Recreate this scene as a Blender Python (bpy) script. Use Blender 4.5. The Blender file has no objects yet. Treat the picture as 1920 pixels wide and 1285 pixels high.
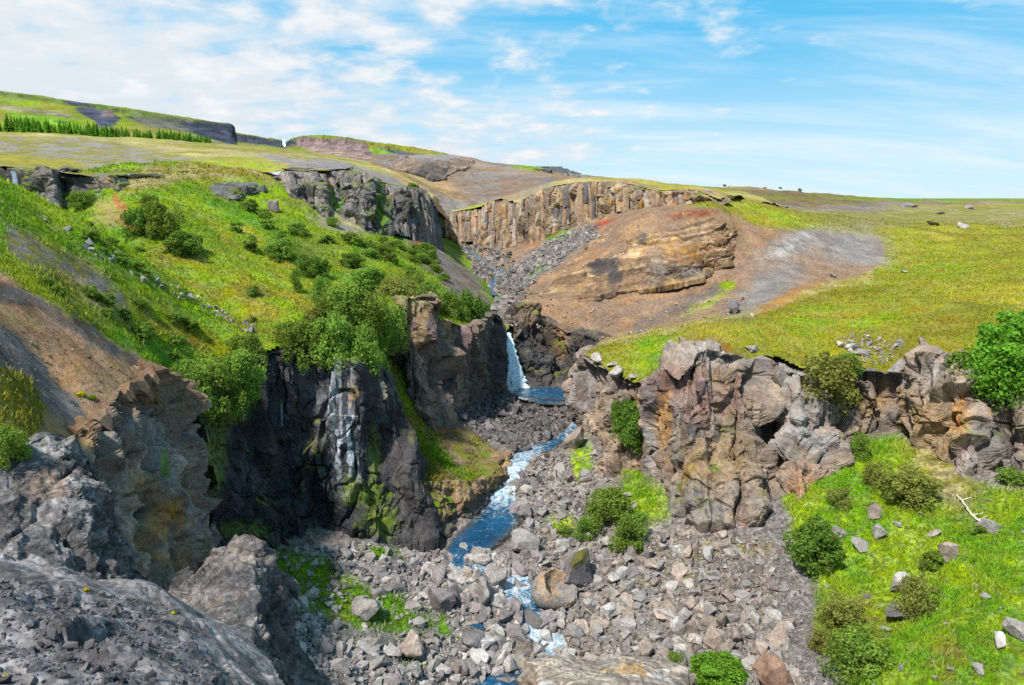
import bpy, bmesh, math, random
import numpy as np
from mathutils import Vector, Matrix

random.seed(7)
RNG = np.random.default_rng(11)
sc = bpy.context.scene
COL = sc.collection

# ------------------------------------------------------------------ camera
PITCH = math.radians(11.04)
LENS = 26.0
cam_d = bpy.data.cameras.new("camera")
cam_d.lens = LENS
cam_d.sensor_width = 36.0
cam_d.sensor_fit = 'HORIZONTAL'
cam_d.clip_start = 0.1
cam_d.clip_end = 30000.0
cam = bpy.data.objects.new("camera", cam_d)
cam.location = (0, 0, 0)
cam.rotation_euler = (math.radians(90) - PITCH, 0, 0)
COL.objects.link(cam)
sc.camera = cam

# ------------------------------------------------------------------ sun, sky, exposure
SUN_EL, SUN_AZ = math.radians(55), math.radians(-144)      # azimuth measured from +Y (view direction) towards +X
sun_dir = Vector((math.sin(SUN_AZ) * math.cos(SUN_EL), math.cos(SUN_AZ) * math.cos(SUN_EL), math.sin(SUN_EL)))
sun_d = bpy.data.lights.new("sun", 'SUN')
sun_d.energy = 5.0
sun_d.angle = math.radians(4.0)
sun_d.color = (1.0, 0.945, 0.86)
sun = bpy.data.objects.new("sun", sun_d)
sun.rotation_euler = (-sun_dir).to_track_quat('-Z', 'Y').to_euler()
COL.objects.link(sun)

world = bpy.data.worlds.new("World")
sc.world = world
world.use_nodes = True
wt = world.node_tree
wt.nodes.clear()
def WN(kind, **kw):
    n = wt.nodes.new(kind)
    for k, v in kw.items():
        setattr(n, k, v)
    return n
def wl(a, b):
    wt.links.new(a, b)
def wmath(op, a, b=None, clamp=False):
    n = WN('ShaderNodeMath', operation=op, use_clamp=clamp)
    for i, v in enumerate((a, b)):
        if v is None: continue
        if isinstance(v, (int, float)): n.inputs[i].default_value = v
        else: wl(v, n.inputs[i])
    return n.outputs[0]
def wmix(f, a, b):
    n = WN('ShaderNodeMix', data_type='RGBA')
    for i, v in ((0, f), (6, a), (7, b)):
        if isinstance(v, (int, float)): n.inputs[i].default_value = v
        elif isinstance(v, tuple): n.inputs[i].default_value = (*v, 1)
        else: wl(v, n.inputs[i])
    return n.outputs[2]
sky = WN('ShaderNodeTexSky', sky_type='NISHITA')
sky.sun_disc = False
sky.sun_elevation = SUN_EL
sky.sun_rotation = SUN_AZ
sky.altitude = 300.0
sky.air_density = 1.0
sky.dust_density = 0.4
sky.ozone_density = 1.6
tc = WN('ShaderNodeTexCoord')
sep = WN('ShaderNodeSeparateXYZ')
wl(tc.outputs['Generated'], sep.inputs[0])
zz = wmath('MAXIMUM', sep.outputs[2], 0.0)
# clouds live on a flat layer overhead: direction / height gives their perspective
den = wmath('ADD', zz, 0.20)
cu = wmath('DIVIDE', sep.outputs[0], den)
cv = wmath('DIVIDE', sep.outputs[1], den)
comb = WN('ShaderNodeCombineXYZ')
wl(cu, comb.inputs[0]); wl(cv, comb.inputs[1])
def wnoise(scale, detail, rough, loc, sx=1.0, sy=1.0, rot=0.0, dist=0.0):
    mp = WN('ShaderNodeMapping')
    mp.inputs['Location'].default_value = loc
    mp.inputs['Scale'].default_value = (sx, sy, 1)
    mp.inputs['Rotation'].default_value = (0, 0, rot)
    wl(comb.outputs[0], mp.inputs[0])
    n = WN('ShaderNodeTexNoise')
    n.inputs['Scale'].default_value = scale
    n.inputs['Detail'].default_value = detail
    n.inputs['Roughness'].default_value = rough
    n.inputs['Distortion'].default_value = dist
    wl(mp.outputs[0], n.inputs[0])
    return n.outputs[0]
def wramp(v, a, b):
    n = WN('ShaderNodeMapRange', interpolation_type='SMOOTHSTEP')
    wl(v, n.inputs[0])
    n.inputs[1].default_value = a; n.inputs[2].default_value = b
    return n.outputs[0]
big = wnoise(0.7, 3, 0.5, (1.3, 4.1, 0))
puff = wnoise(4.6, 8, 0.58, (3.1, 0.4, 0), 1.0, 1.0, 0.25, 0.15)
cirr = wnoise(2.0, 7, 0.62, (0.6, 2.2, 0), 0.35, 1.3, 0.35, 0.4)
lean = wmath('MULTIPLY', wmath('MULTIPLY', cu, -0.125), 1.0)          # the cloud field thickens towards the west
cover = wmath('ADD', wmath('MULTIPLY', big, 0.55), lean)
cum = wramp(wmath('ADD', wmath('MULTIPLY', puff, 0.75), cover), 0.575, 0.80)
cir = wmath('MULTIPLY', wramp(wmath('ADD', cirr, wmath('MULTIPLY', big, 0.15)), 0.46, 0.86), 0.8)
skyc = wmix(0.80, sky.outputs[0], (0.75, 5.2, 8.7))
hz = wramp(zz, 0.22, -0.02)
skyc = wmix(wmath('MULTIPLY', hz, 0.86), skyc, (6.6, 8.3, 9.0))
c1 = wmix(wmath('MULTIPLY', cir, 0.75), skyc, (8.3, 8.7, 9.0))
shade = wramp(puff, 0.45, 0.75)
ccol = wmix(shade, (6.6, 7.3, 7.9), (8.3, 8.4, 8.5))
c2 = wmix(cum, c1, ccol)
bg = WN('ShaderNodeBackground')
bg.inputs['Strength'].default_value = 0.072
wl(c2, bg.inputs['Color'])
wo = WN('ShaderNodeOutputWorld')
wl(bg.outputs[0], wo.inputs[0])
world.cycles.sampling_method = 'MANUAL'
world.cycles.sample_map_resolution = 512

sc.view_settings.view_transform = 'Standard'
sc.view_settings.look = 'None'
sc.view_settings.exposure = 0.66
sc.view_settings.gamma = 1.0
sc.render.engine = 'CYCLES'
sc.cycles.max_bounces = 4
sc.cycles.diffuse_bounces = 2
sc.cycles.glossy_bounces = 2
sc.cycles.transmission_bounces = 2
sc.cycles.transparent_max_bounces = 6
sc.cycles.use_denoising = False
sc.cycles.caustics_reflective = False
sc.cycles.caustics_refractive = False

# ------------------------------------------------------------------ survey: a sight line (in photo pixels) and a ground distance give a point
FPX = LENS / 36.0 * 1920.0
CP, SP = math.cos(PITCH), math.sin(PITCH)
def P(px, py, Y):
    xr = (px - 960.0) / FPX
    yr = (642.5 - py) / FPX
    k = Y / (CP + yr * SP)
    return np.array([xr * k, Y, (-SP + yr * CP) * k])
def PA(a):
    a = np.asarray(a, float)
    xr = (a[..., 0] - 960.0) / FPX
    yr = (642.5 - a[..., 1]) / FPX
    k = a[..., 2] / (CP + yr * SP)
    return np.stack([xr * k, a[..., 2], (-SP + yr * CP) * k], -1)
def proj(v):
    v = np.asarray(v, float)
    d = np.maximum(v[..., 1] * CP - v[..., 2] * SP, 0.05)
    return 960.0 + FPX * v[..., 0] / d, 642.5 - FPX * (v[..., 1] * SP + v[..., 2] * CP) / d

# ------------------------------------------------------------------ noise
def _hash(ix, iy, iz, seed):
    h = (ix.astype(np.uint32) * np.uint32(0x8da6b343)) ^ (iy.astype(np.uint32) * np.uint32(0xd8163841)) ^ (iz.astype(np.uint32) * np.uint32(0xcb1ab31f)) ^ np.uint32((seed * 0x9e3779b1) & 0xffffffff)
    h ^= h >> np.uint32(15); h = h * np.uint32(0x2c1b3c6d)
    h ^= h >> np.uint32(12); h = h * np.uint32(0x297a2d39)
    h ^= h >> np.uint32(15)
    return h
def _r(h):
    return (h & np.uint32(0xffffff)).astype(np.float64) / 16777216.0
def _re(h, k):
    h = h * np.uint32(747796405 + 2 * k) + np.uint32((2891336453 + k * 7919) & 0xffffffff)
    h ^= h >> np.uint32(16); h = h * np.uint32(0x7feb352d); h ^= h >> np.uint32(15)
    return _r(h)
_TAB = np.random.default_rng(99).random(64 ** 3).astype(np.float32) * 2 - 1
def vnoise(p, seed=0):
    i = np.floor(p).astype(np.int32)
    f = (p - i).astype(np.float32)
    f = f * f * f * (f * (f * 6 - 15) + 10)
    x0 = ((i[..., 0] + seed * 37) & 63) << 12; x1 = ((i[..., 0] + seed * 37 + 1) & 63) << 12
    y0 = ((i[..., 1] + seed * 101) & 63) << 6; y1 = ((i[..., 1] + seed * 101 + 1) & 63) << 6
    z0 = (i[..., 2] + seed * 59) & 63; z1 = (i[..., 2] + seed * 59 + 1) & 63
    fx, fy, fz = f[..., 0], f[..., 1], f[..., 2]
    T = _TAB
    def lz(b):
        a = T[b + z0]; return a + fz * (T[b + z1] - a)
    def ly(x):
        a = lz(x + y0); return a + fy * (lz(x + y1) - a)
    a = ly(x0)
    return a + fx * (ly(x1) - a)
def fbm(p, octv=4, seed=0, gain=0.5, ridge=False):
    a, s, t = 1.0, 0.0, 0.0
    q = np.array(p, float)
    for o in range(octv):
        n = vnoise(q, seed + o * 13)
        if ridge: n = 1 - 2 * np.abs(n)
        s = s + a * n; t += a
        q = q * 2.03 + 17.3; a *= gain
    return s / t
def worley(p, seed=0, two=False):
    """F1, F2, cell hash, vector from the cell's centre (and the same of the second nearest cell)"""
    b = np.floor(p - 0.5).astype(np.int64)
    f1 = np.full(p.shape[:-1], 9.0); f2 = f1.copy()
    h1 = np.zeros(p.shape[:-1], np.uint32); v1 = np.zeros(p.shape)
    h2 = h1.copy(); v2 = v1.copy()
    for dx in (0, 1):
        for dy in (0, 1):
            for dz in (0, 1):
                ix, iy, iz = b[..., 0] + dx, b[..., 1] + dy, b[..., 2] + dz
                h = _hash(ix, iy, iz, seed)
                c = np.stack([ix + 0.5 + 0.8 * (_re(h, 1) - .5), iy + 0.5 + 0.8 * (_re(h, 2) - .5), iz + 0.5 + 0.8 * (_re(h, 3) - .5)], -1)
                d = p - c
                q = np.sqrt((d * d).sum(-1))
                near = q < f1
                if two:
                    sec = ~near & (q < f2)
                    h2 = np.where(near, h1, np.where(sec, h, h2)); v2 = np.where(near[..., None], v1, np.where(sec[..., None], d, v2))
                f2 = np.where(near, f1, np.minimum(f2, q))
                f1 = np.where(near, q, f1)
                h1 = np.where(near, h, h1)
                v1 = np.where(near[..., None], d, v1)
    if two: return f1, f2, h1, v1, h2, v2
    return f1, f2, h1, v1
def sstep(a, b, x):
    t = np.clip((x - a) / (b - a), 0, 1)
    return t * t * (3 - 2 * t)
def mix(a, b, t):
    t = np.asarray(t)[..., None]
    return np.asarray(a) * (1 - t) + np.asarray(b) * t

# ------------------------------------------------------------------ meshes
def raw_mesh(name, V, faces, cols=None, smooth=False, corners=None):
    """faces: (n,k) array of one polygon size, or a list of such arrays"""
    if not isinstance(faces, list): faces = [faces]
    me = bpy.data.meshes.new(name)
    V = np.ascontiguousarray(V, np.float32)
    me.vertices.add(len(V)); me.vertices.foreach_set('co', V.ravel())
    li = np.concatenate([f.ravel() for f in faces]).astype(np.int32)
    tot = np.concatenate([np.full(len(f), f.shape[1], np.int32) for f in faces])
    st = np.concatenate([[0], np.cumsum(tot)[:-1]]).astype(np.int32)
    me.loops.add(len(li)); me.loops.foreach_set('vertex_index', li)
    me.polygons.add(len(tot)); me.polygons.foreach_set('loop_start', st)
    me.update(calc_edges=True)
    me.polygons.foreach_set('use_smooth', np.full(len(tot), smooth))
    if cols is not None:
        c = np.ones((len(V), 4), np.float32); c[:, :cols.shape[1]] = cols
        a = me.attributes.new('Col', 'FLOAT_COLOR', 'POINT')
        a.data.foreach_set('color', c.ravel())
    me.validate()
    return me
def link(name, me, mat=None, parent=None, label=None, cat=None, group=None, kind=None, loc=None):
    o = bpy.data.objects.new(name, me)
    COL.objects.link(o)
    if mat is not None and me is not None and not me.materials: me.materials.append(mat)
    if parent is not None: o.parent = parent
    if label: o['label'] = label
    if cat: o['category'] = cat
    if group: o['group'] = group
    if kind: o['kind'] = kind
    if loc is not None: o.location = loc
    return o
def grid_faces(n, m):
    i = np.arange(n * m).reshape(n, m)
    return np.stack([i[:-1, :-1], i[1:, :-1], i[1:, 1:], i[:-1, 1:]], -1).reshape(-1, 4)
def cr(pts, n, axis_w=None):
    """Catmull-Rom through pts (K,...) resampled to n rows, spaced by arc length"""
    pts = np.asarray(pts, float); K = len(pts)
    flat = pts.reshape(K, -1)
    if K == 2:
        t = np.linspace(0, 1, n)[:, None]
        return (flat[0] * (1 - t) + flat[1] * t).reshape((n,) + pts.shape[1:])
    e = np.vstack([2 * flat[0] - flat[1], flat, 2 * flat[-1] - flat[-2]])
    seg = np.sqrt(((flat[1:] - flat[:-1]) ** 2).sum(1)) + 1e-6
    cum = np.concatenate([[0], np.cumsum(seg)])
    s = np.linspace(0, cum[-1], n)
    k = np.clip(np.searchsorted(cum, s, side='right') - 1, 0, K - 2)
    t = ((s - cum[k]) / seg[k])[:, None]
    p0, p1, p2, p3 = e[k], e[k + 1], e[k + 2], e[k + 3]
    # tension-limited tangents
    m1 = (p2 - p0) * 0.5; m2 = (p3 - p1) * 0.5
    lim = np.abs(p2 - p1) * 1.6 + 0.3
    m1 = np.clip(m1, -lim, lim); m2 = np.clip(m2, -lim, lim)
    t2, t3 = t * t, t * t * t
    r = (2 * t3 - 3 * t2 + 1) * p1 + (t3 - 2 * t2 + t) * m1 + (-2 * t3 + 3 * t2) * p2 + (t3 - t2) * m2
    return r.reshape((n,) + pts.shape[1:])
def grid_normals(G):
    du = np.gradient(G, axis=0); dv = np.gradient(G, axis=1)
    n = np.cross(du, dv)
    n /= np.maximum(np.sqrt((n * n).sum(-1, keepdims=True)), 1e-9)
    if (n * (-G)).sum() < 0: n = -n
    return n
def inpoly(px, py, poly):
    poly = np.asarray(poly, float)
    c = np.zeros(px.shape, bool)
    x0, y0 = poly[:, 0], poly[:, 1]
    x1, y1 = np.roll(x0, 1), np.roll(y0, 1)
    for a, b, d, e in zip(x0, y0, x1, y1):
        if b == e: continue
        c ^= ((b > py) != (e > py)) & (px < (d - a) * (py - b) / (e - b) + a)
    return c
def polydist(px, py, poly):
    """signed distance to a polygon, positive inside"""
    poly = np.asarray(poly, float)
    d = np.full(px.shape, 1e9)
    q = np.roll(poly, 1, axis=0)
    for (ax, ay), (bx, by) in zip(poly, q):
        ex, ey = bx - ax, by - ay
        L = ex * ex + ey * ey + 1e-9
        t = np.clip(((px - ax) * ex + (py - ay) * ey) / L, 0, 1)
        d = np.minimum(d, (px - ax - t * ex) ** 2 + (py - ay - t * ey) ** 2)
    d = np.sqrt(d)
    return np.where(inpoly(px, py, poly), d, -d)

# ------------------------------------------------------------------ materials
def new_mat(name):
    m = bpy.data.materials.new(name); m.use_nodes = True
    m.node_tree.nodes.clear()
    return m
class NT:
    def __init__(s, m): s.t = m.node_tree
    def n(s, kind, **kw):
        x = s.t.nodes.new(kind)
        for k, v in kw.items(): setattr(x, k, v)
        return x
    def l(s, a, b): s.t.links.new(a, b)
    def put(s, sock, v):
        if isinstance(v, (int, float)): sock.default_value = v
        elif isinstance(v, tuple): sock.default_value = (*v, 1) if len(v) == 3 and sock.type == 'RGBA' else v
        else: s.l(v, sock)
    def math(s, op, a, b=0.0, clamp=False):
        x = s.n('ShaderNodeMath', operation=op, use_clamp=clamp)
        s.put(x.inputs[0], a); s.put(x.inputs[1], b)
        return x.outputs[0]
    def mix(s, f, a, b, bt='MIX'):
        x = s.n('ShaderNodeMix', data_type='RGBA', blend_type=bt)
        s.put(x.inputs[0], f); s.put(x.inputs[6], a); s.put(x.inputs[7], b)
        return x.outputs[2]
    def noise(s, vec, scale, detail=4, rough=0.55, scl=None, dist=0.0):
        if scl is not None:
            mp = s.n('ShaderNodeMapping'); mp.inputs['Scale'].default_value = scl
            s.l(vec, mp.inputs[0]); vec = mp.outputs[0]
        x = s.n('ShaderNodeTexNoise')
        x.inputs['Scale'].default_value = scale; x.inputs['Detail'].default_value = detail
        x.inputs['Roughness'].default_value = rough; x.inputs['Distortion'].default_value = dist
        s.l(vec, x.inputs[0])
        return x.outputs[0]
    def ramp(s, v, a, b, lo=0.0, hi=1.0):
        x = s.n('ShaderNodeMapRange')
        s.put(x.inputs[0], v)
        for i, q in ((1, a), (2, b), (3, lo), (4, hi)): x.inputs[i].default_value = q
        return x.outputs[0]
    def bump(s, h, strength, dist):
        x = s.n('ShaderNodeBump'); x.inputs['Strength'].default_value = strength; x.inputs['Distance'].default_value = dist
        s.l(h, x.inputs['Height'])
        return x.outputs[0]
    def bsdf(s, **kw):
        x = s.n('ShaderNodeBsdfPrincipled')
        for k, v in kw.items(): s.put(x.inputs[k.replace('_', ' ')], v)
        return x
    def out(s, sh):
        o = s.n('ShaderNodeOutputMaterial'); s.l(sh, o.inputs[0])
def earth_mat(name, fine=6.0, mid=0.9, contrast=0.5, bump=0.6, bdist=0.08, stretch=(1, 1, 1), speck=0.0):
    """albedo from the surface's own colour layer, broken up by noise at two scales; alpha of the layer = wetness"""
    m = new_mat(name); t = NT(m)
    a = t.n('ShaderNodeAttribute', attribute_name='Col')
    g = t.n('ShaderNodeNewGeometry')
    pos = g.outputs['Position']
    n1 = t.noise(pos, fine, 5, 0.65, stretch)
    n2 = t.noise(pos, mid, 4, 0.6, stretch)
    k = t.math('ADD', t.ramp(n1, 0.25, 0.75, 1 - contrast, 1 + contrast), t.ramp(n2, 0.3, 0.7, -0.28, 0.28))
    cmb = t.n('ShaderNodeCombineColor')
    for i in range(3): t.l(k, cmb.inputs[i])
    c = t.mix(1.0, a.outputs['Color'], cmb.outputs[0], 'MULTIPLY')
    hue = t.n('ShaderNodeHueSaturation')
    t.put(hue.inputs['Hue'], t.ramp(t.noise(pos, mid * 2.7, 3), 0.3, 0.7, 0.485, 0.515))
    t.put(hue.inputs['Saturation'], t.ramp(t.noise(pos, mid * 1.7, 3), 0.3, 0.7, 0.85, 1.15))
    t.l(c, hue.inputs['Color'])
    c = hue.outputs[0]
    if speck:
        v = t.n('ShaderNodeTexVoronoi'); v.inputs['Scale'].default_value = speck
        t.l(pos, v.inputs['Vector'])
        bw = t.n('ShaderNodeSeparateColor'); t.l(v.outputs['Color'], bw.inputs[0])
        k2 = t.ramp(bw.outputs[0], 0.0, 1.0, 0.6, 1.45)
        c2 = t.n('ShaderNodeCombineColor')
        for i in range(3): t.l(k2, c2.inputs[i])
        c = t.mix(1.0, c, c2.outputs[0], 'MULTIPLY')
    rough = t.ramp(a.outputs['Alpha'], 0, 1, 0.92, 0.42)
    b = t.bsdf(Base_Color=c, Roughness=rough)
    t.put(b.inputs['Specular IOR Level'], t.ramp(a.outputs['Alpha'], 0, 1, 0.15, 0.5))
    h = t.math('ADD', t.noise(pos, fine * 2.2, 6, 0.7, stretch), t.math('MULTIPLY', n1, 0.8))
    t.l(t.bump(h, bump, bdist), b.inputs['Normal'])
    t.out(b.outputs[0])
    return m
# ------------------------------------------------------------------ heightfield sheets
def tanp(py):
    yr = (642.5 - py) / FPX
    return (SP - yr * CP) / (CP + yr * SP)
def PZ(px, py, z):
    return P(px, py, -z / tanp(py))
class Sheet:
    def __init__(s, pts, world=(), lam=1e-4, rough=(), seed=1, chips=()):
        W = PA(np.array(pts, float))
        if len(world): W = np.vstack([W, np.array(world, float)])
        s.c = np.stack([W[:, 0] / W[:, 1], np.log(W[:, 1])], -1)
        n = len(W); d = np.sqrt(((s.c[:, None] - s.c[None]) ** 2).sum(-1))
        A = np.zeros((n + 3, n + 3))
        A[:n, :n] = s.k(d) + lam * np.eye(n)
        A[:n, n] = 1; A[:n, n + 1:] = s.c; A[n, :n] = 1; A[n + 1:, :n] = s.c.T
        s.w = np.linalg.solve(A, np.concatenate([W[:, 2], [0, 0, 0]]))
        s.rough, s.seed, s.carves, s.chips = rough, seed, [], chips
    @staticmethod
    def k(r):
        return r * r * np.log(np.maximum(r, 1e-9))
    def smooth(s, u, l):
        n = len(s.c)
        z = s.w[n] + u * s.w[n + 1] + l * s.w[n + 2]
        for i in range(n):
            d2 = (u - s.c[i, 0]) ** 2 + (l - s.c[i, 1]) ** 2
            z = z + s.w[i] * 0.5 * d2 * np.log(np.maximum(d2, 1e-18))
        return z
    def table(s):
        """the spline sampled once on a grid, read back by bilinear lookup"""
        s.u0, s.u1 = s.c[:, 0].min() - .9, s.c[:, 0].max() + .9
        s.l0, s.l1 = s.c[:, 1].min() - .7, s.c[:, 1].max() + .7
        s.nu, s.nl = 420, 420
        U, L = np.meshgrid(np.linspace(s.u0, s.u1, s.nu), np.linspace(s.l0, s.l1, s.nl), indexing='ij')
        s.T = s.smooth(U, L)
    def H(s, x, y):
        x = np.asarray(x, float); y = np.asarray(y, float)
        if not hasattr(s, 'T'): s.table()
        a = np.clip((x / y - s.u0) / (s.u1 - s.u0) * (s.nu - 1), 0, s.nu - 1.001)
        b = np.clip((np.log(y) - s.l0) / (s.l1 - s.l0) * (s.nl - 1), 0, s.nl - 1.001)
        i = a.astype(np.int64); j = b.astype(np.int64); a = a - i; b = b - j
        z = (s.T[i, j] * (1 - a) + s.T[i + 1, j] * a) * (1 - b) + (s.T[i, j + 1] * (1 - a) + s.T[i + 1, j + 1] * a) * b
        for j, (amp, wl_, oc) in enumerate(s.rough):
            z = z + amp * fbm(np.stack([x / wl_, y / wl_, np.zeros_like(x)], -1), oc, s.seed + 31 * j)
        for j, (sz, am) in enumerate(s.chips):
            z = z + am * blocks(np.stack([x, y, x * 0], -1), sz, 1.0, s.seed + 7 * j, .5, .1)[0]
        for path, depth in s.carves:
            d, zz_, w = near_path(x, y, path)
            z = np.where(d < w * 1.9, mix1(np.minimum(z, zz_ - depth), z, sstep(w * 0.55, w * 1.5, d)), z)
        return z
    def hit(s, px, py, y0=14, y1=160, n=260):
        """where a sight line first meets the sheet"""
        px = np.atleast_1d(np.asarray(px, float)); py = np.atleast_1d(np.asarray(py, float))
        Y = np.exp(np.linspace(math.log(y0), math.log(y1), n))
        g = PA(np.stack([np.repeat(px[:, None], n, 1), np.repeat(py[:, None], n, 1), np.repeat(Y[None], len(px), 0)], -1))
        f = g[..., 2] - s.H(g[..., 0], g[..., 1])
        b = f < 0
        k = np.argmax(b, 1); k = np.where(b.any(1), np.maximum(k, 1), n - 1)
        i = np.arange(len(px))
        t = f[i, k - 1] / (f[i, k - 1] - f[i, k] + 1e-9)
        Yh = Y[k - 1] + (Y[k] - Y[k - 1]) * np.clip(t, 0, 1)
        return PA(np.stack([px, py, Yh], -1))
def mix1(a, b, t): return a * (1 - t) + b * t
def near_path(x, y, path):
    d = np.full(x.shape, 1e9); z = np.zeros(x.shape); w = np.ones(x.shape)
    for a, b in zip(path[:-1], path[1:]):
        ex, ey = b[0] - a[0], b[1] - a[1]
        t = np.clip(((x - a[0]) * ex + (y - a[1]) * ey) / (ex * ex + ey * ey + 1e-9), 0, 1)
        q = np.hypot(x - a[0] - t * ex, y - a[1] - t * ey)
        m = q < d
        d = np.where(m, q, d); z = np.where(m, a[2] + t * (b[2] - a[2]), z); w = np.where(m, (a[3] + t * (b[3] - a[3])) * 0.5, w)
    return d, z, w

# palette: real albedos
GREEN = np.array([.098, .196, .012]); LIME = np.array([.175, .243, .015]); YELLOW = np.array([.235, .208, .026])
OLIVE = np.array([.165, .155, .028]); STRAW = np.array([.34, .29, .13]); BROWN = np.array([.245, .150, .085])
DARKBROWN = np.array([.12, .08, .055]); GRAVEL = np.array([.205, .188, .178]); RED = np.array([.34, .085, .045])
TAN = np.array([.34, .225, .115]); GREY = np.array([.17, .155, .148]); PALE = np.array([.42, .40, .385])
DARK = np.array([.035, .034, .037]); BASALT = np.array([.095, .088, .086]); ORANGE = np.array([.36, .19, .055])
PURPLE = np.array([.15, .105, .105]); UMBER = np.array([.17, .115, .08])

class Paint:
    """regions of bare soil, gravel and turf that belong to the ground itself, with ragged edges"""
    def __init__(s, base, base2, bscale, grass, regions, warp=9.0, seed=5):
        s.base, s.base2, s.bs, s.g, s.reg, s.warp, s.seed = base, base2, bscale, grass, regions, warp, seed
    def __call__(s, V):
        px, py = proj(V)
        n = fbm(V / s.bs, 4, s.seed)
        col = mix(s.base, s.base2, sstep(-.35, .35, n))
        gr = np.full(px.shape, float(s.g))
        dist = np.maximum(V[..., 1], 5.0)
        q = V / (dist[..., None] * 0.018)
        # ragged in the ground's own space, the raggedness growing with the size of the feature
        wx = fbm(q, 4, s.seed + 3) + 1.6 * fbm(q / 4.5, 2, s.seed + 4); wy = fbm(q, 4, s.seed + 9) + 1.3 * fbm(q / 4.5, 2, s.seed + 10)
        pt = fbm(V / (s.bs * 2.6) * np.array([1, 1.6, 1]), 3, s.seed + 55)
        col = col * (1 + .42 * pt)[..., None]
        col = mix(col, OLIVE * .9, .45 * gr * sstep(.12, .45, fbm(V / (s.bs * 1.3), 4, s.seed + 57)))
        for kind, geo, c, soft, g in s.reg:
            ax, ay = px + wx * s.warp * 2.2, py + wy * s.warp
            if kind == 'p':
                t = sstep(-soft, soft, polydist(ax, ay, geo))
            else:
                cx, cy, rx, ry, ang = geo
                ca, sa = math.cos(math.radians(ang)), math.sin(math.radians(ang))
                dx, dy = ax - cx, ay - cy
                e = np.sqrt(((dx * ca + dy * sa) / rx) ** 2 + ((-dx * sa + dy * ca) / ry) ** 2)
                t = 1 - sstep(1 - soft, 1 + soft, e)
            if isinstance(c, tuple):
                cc = mix(c[0], c[1], sstep(-.25, .25, fbm(V / c[2], 4, s.seed + 21)))
            else: cc = c
            col = mix(col, 0, t) + cc * t[..., None]
            gr = gr * (1 - t) + g * t
        return col, gr
def poly_xy(pts):
    return PA(np.array(pts, float))[:, :2]
def build_sheet(name, sheet, u0, u1, nu, y0, y1, ny, domain, paint, mat, label, wet=None, holes=(), smooth=True, us=None):
    u = np.linspace(u0, u1, nu) if us is None else us; nu = len(u); Y = np.exp(np.linspace(math.log(y0), math.log(y1), ny))
    Yg, ug = np.meshgrid(Y, u, indexing='ij'); X = ug * Yg
    F = grid_faces(ny, nu)
    fx = X.ravel()[F].mean(1); fy = Yg.ravel()[F].mean(1)
    keep = inpoly(fx, fy, domain) if domain is not None else np.ones(len(F), bool)
    for h in holes: keep &= ~inpoly(fx, fy, h)
    F = F[keep]
    used = np.unique(F); idx = np.full(ny * nu, -1, np.int64); idx[used] = np.arange(len(used))
    x, y = X.ravel()[used], Yg.ravel()[used]
    V = np.stack([x, y, sheet.H(x, y)], -1)
    c, g = paint(V)
    a = np.zeros(len(V)) if wet is None else wet(V)
    me = raw_mesh(name, V, idx[F][:, ::-1], np.concatenate([c, a[:, None]], 1), smooth)
    return link(name, me, mat, label=label, kind='structure')

# ------------------------------------------------------------------ the river's course: photo sight line + water level, width, white water
RIV = [(975, 738, -16.0, 2.4, 0.72), (1030, 740, -16.0, 4.6, 0.1), (1092, 750, -16.1, 2.6, 0.56), (1098, 775, -16.3, 1.23, 0.48), (1078, 803, -16.6, 1.07, 0.48), (1050, 832, -16.8, 1.89, 0.16), (1005, 843, -16.9, 1.56, 0.4), (975, 862, -17.05, 1.23, 0.64), (958, 890, -17.3, 1.15, 0.76), (942, 925, -17.6, 1.23, 0.72), (940, 955, -17.75, 1.81, 0.28), (922, 985, -17.8, 2.13, 0.05), (885, 1018, -17.85, 2.03, 0.02), (862, 1045, -17.9, 1.23, 0.16), (885, 1066, -18.0, 0.82, 0.48), (930, 1070, -18.1, 0.9, 0.4), (962, 1090, -18.25, 1.48, 0.6), (985, 1120, -18.4, 1.72, 0.48), (1000, 1150, -18.55, 1.39, 0.28), (1005, 1175, -18.8, 1.23, 0.72), (1030, 1195, -19.1, 1.39, 0.76), (1038, 1225, -19.3, 1.23, 0.64), (1000, 1262, -19.4, 1.31, 0.24), (935, 1286, -19.45, 1.39, 0.04), (880, 1335, -19.5, 1.48, 0.08)]
UPR = [(952,624,-11.45,.9,.5),(949,608,-11.1,.5,.15),(938,575,-10.6,.5,.05),(925,553,-10.35,.7,.2),(922,530,-10.0,.9,.2),(945,512,-9.6,1.2,.35),(920,500,-9.2,.9,.3),(900,485,-8.8,.8,.3),(880,471,-8.4,.8,.2),(858,455,-8.0,.8,.1)]
def course(L):
    pts = np.array([np.concatenate([PZ(a, b, z), [w, f]]) for a, b, z, w, f in L])
    return pts
RIV_P, UPR_P = course(RIV), course(UPR)

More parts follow.
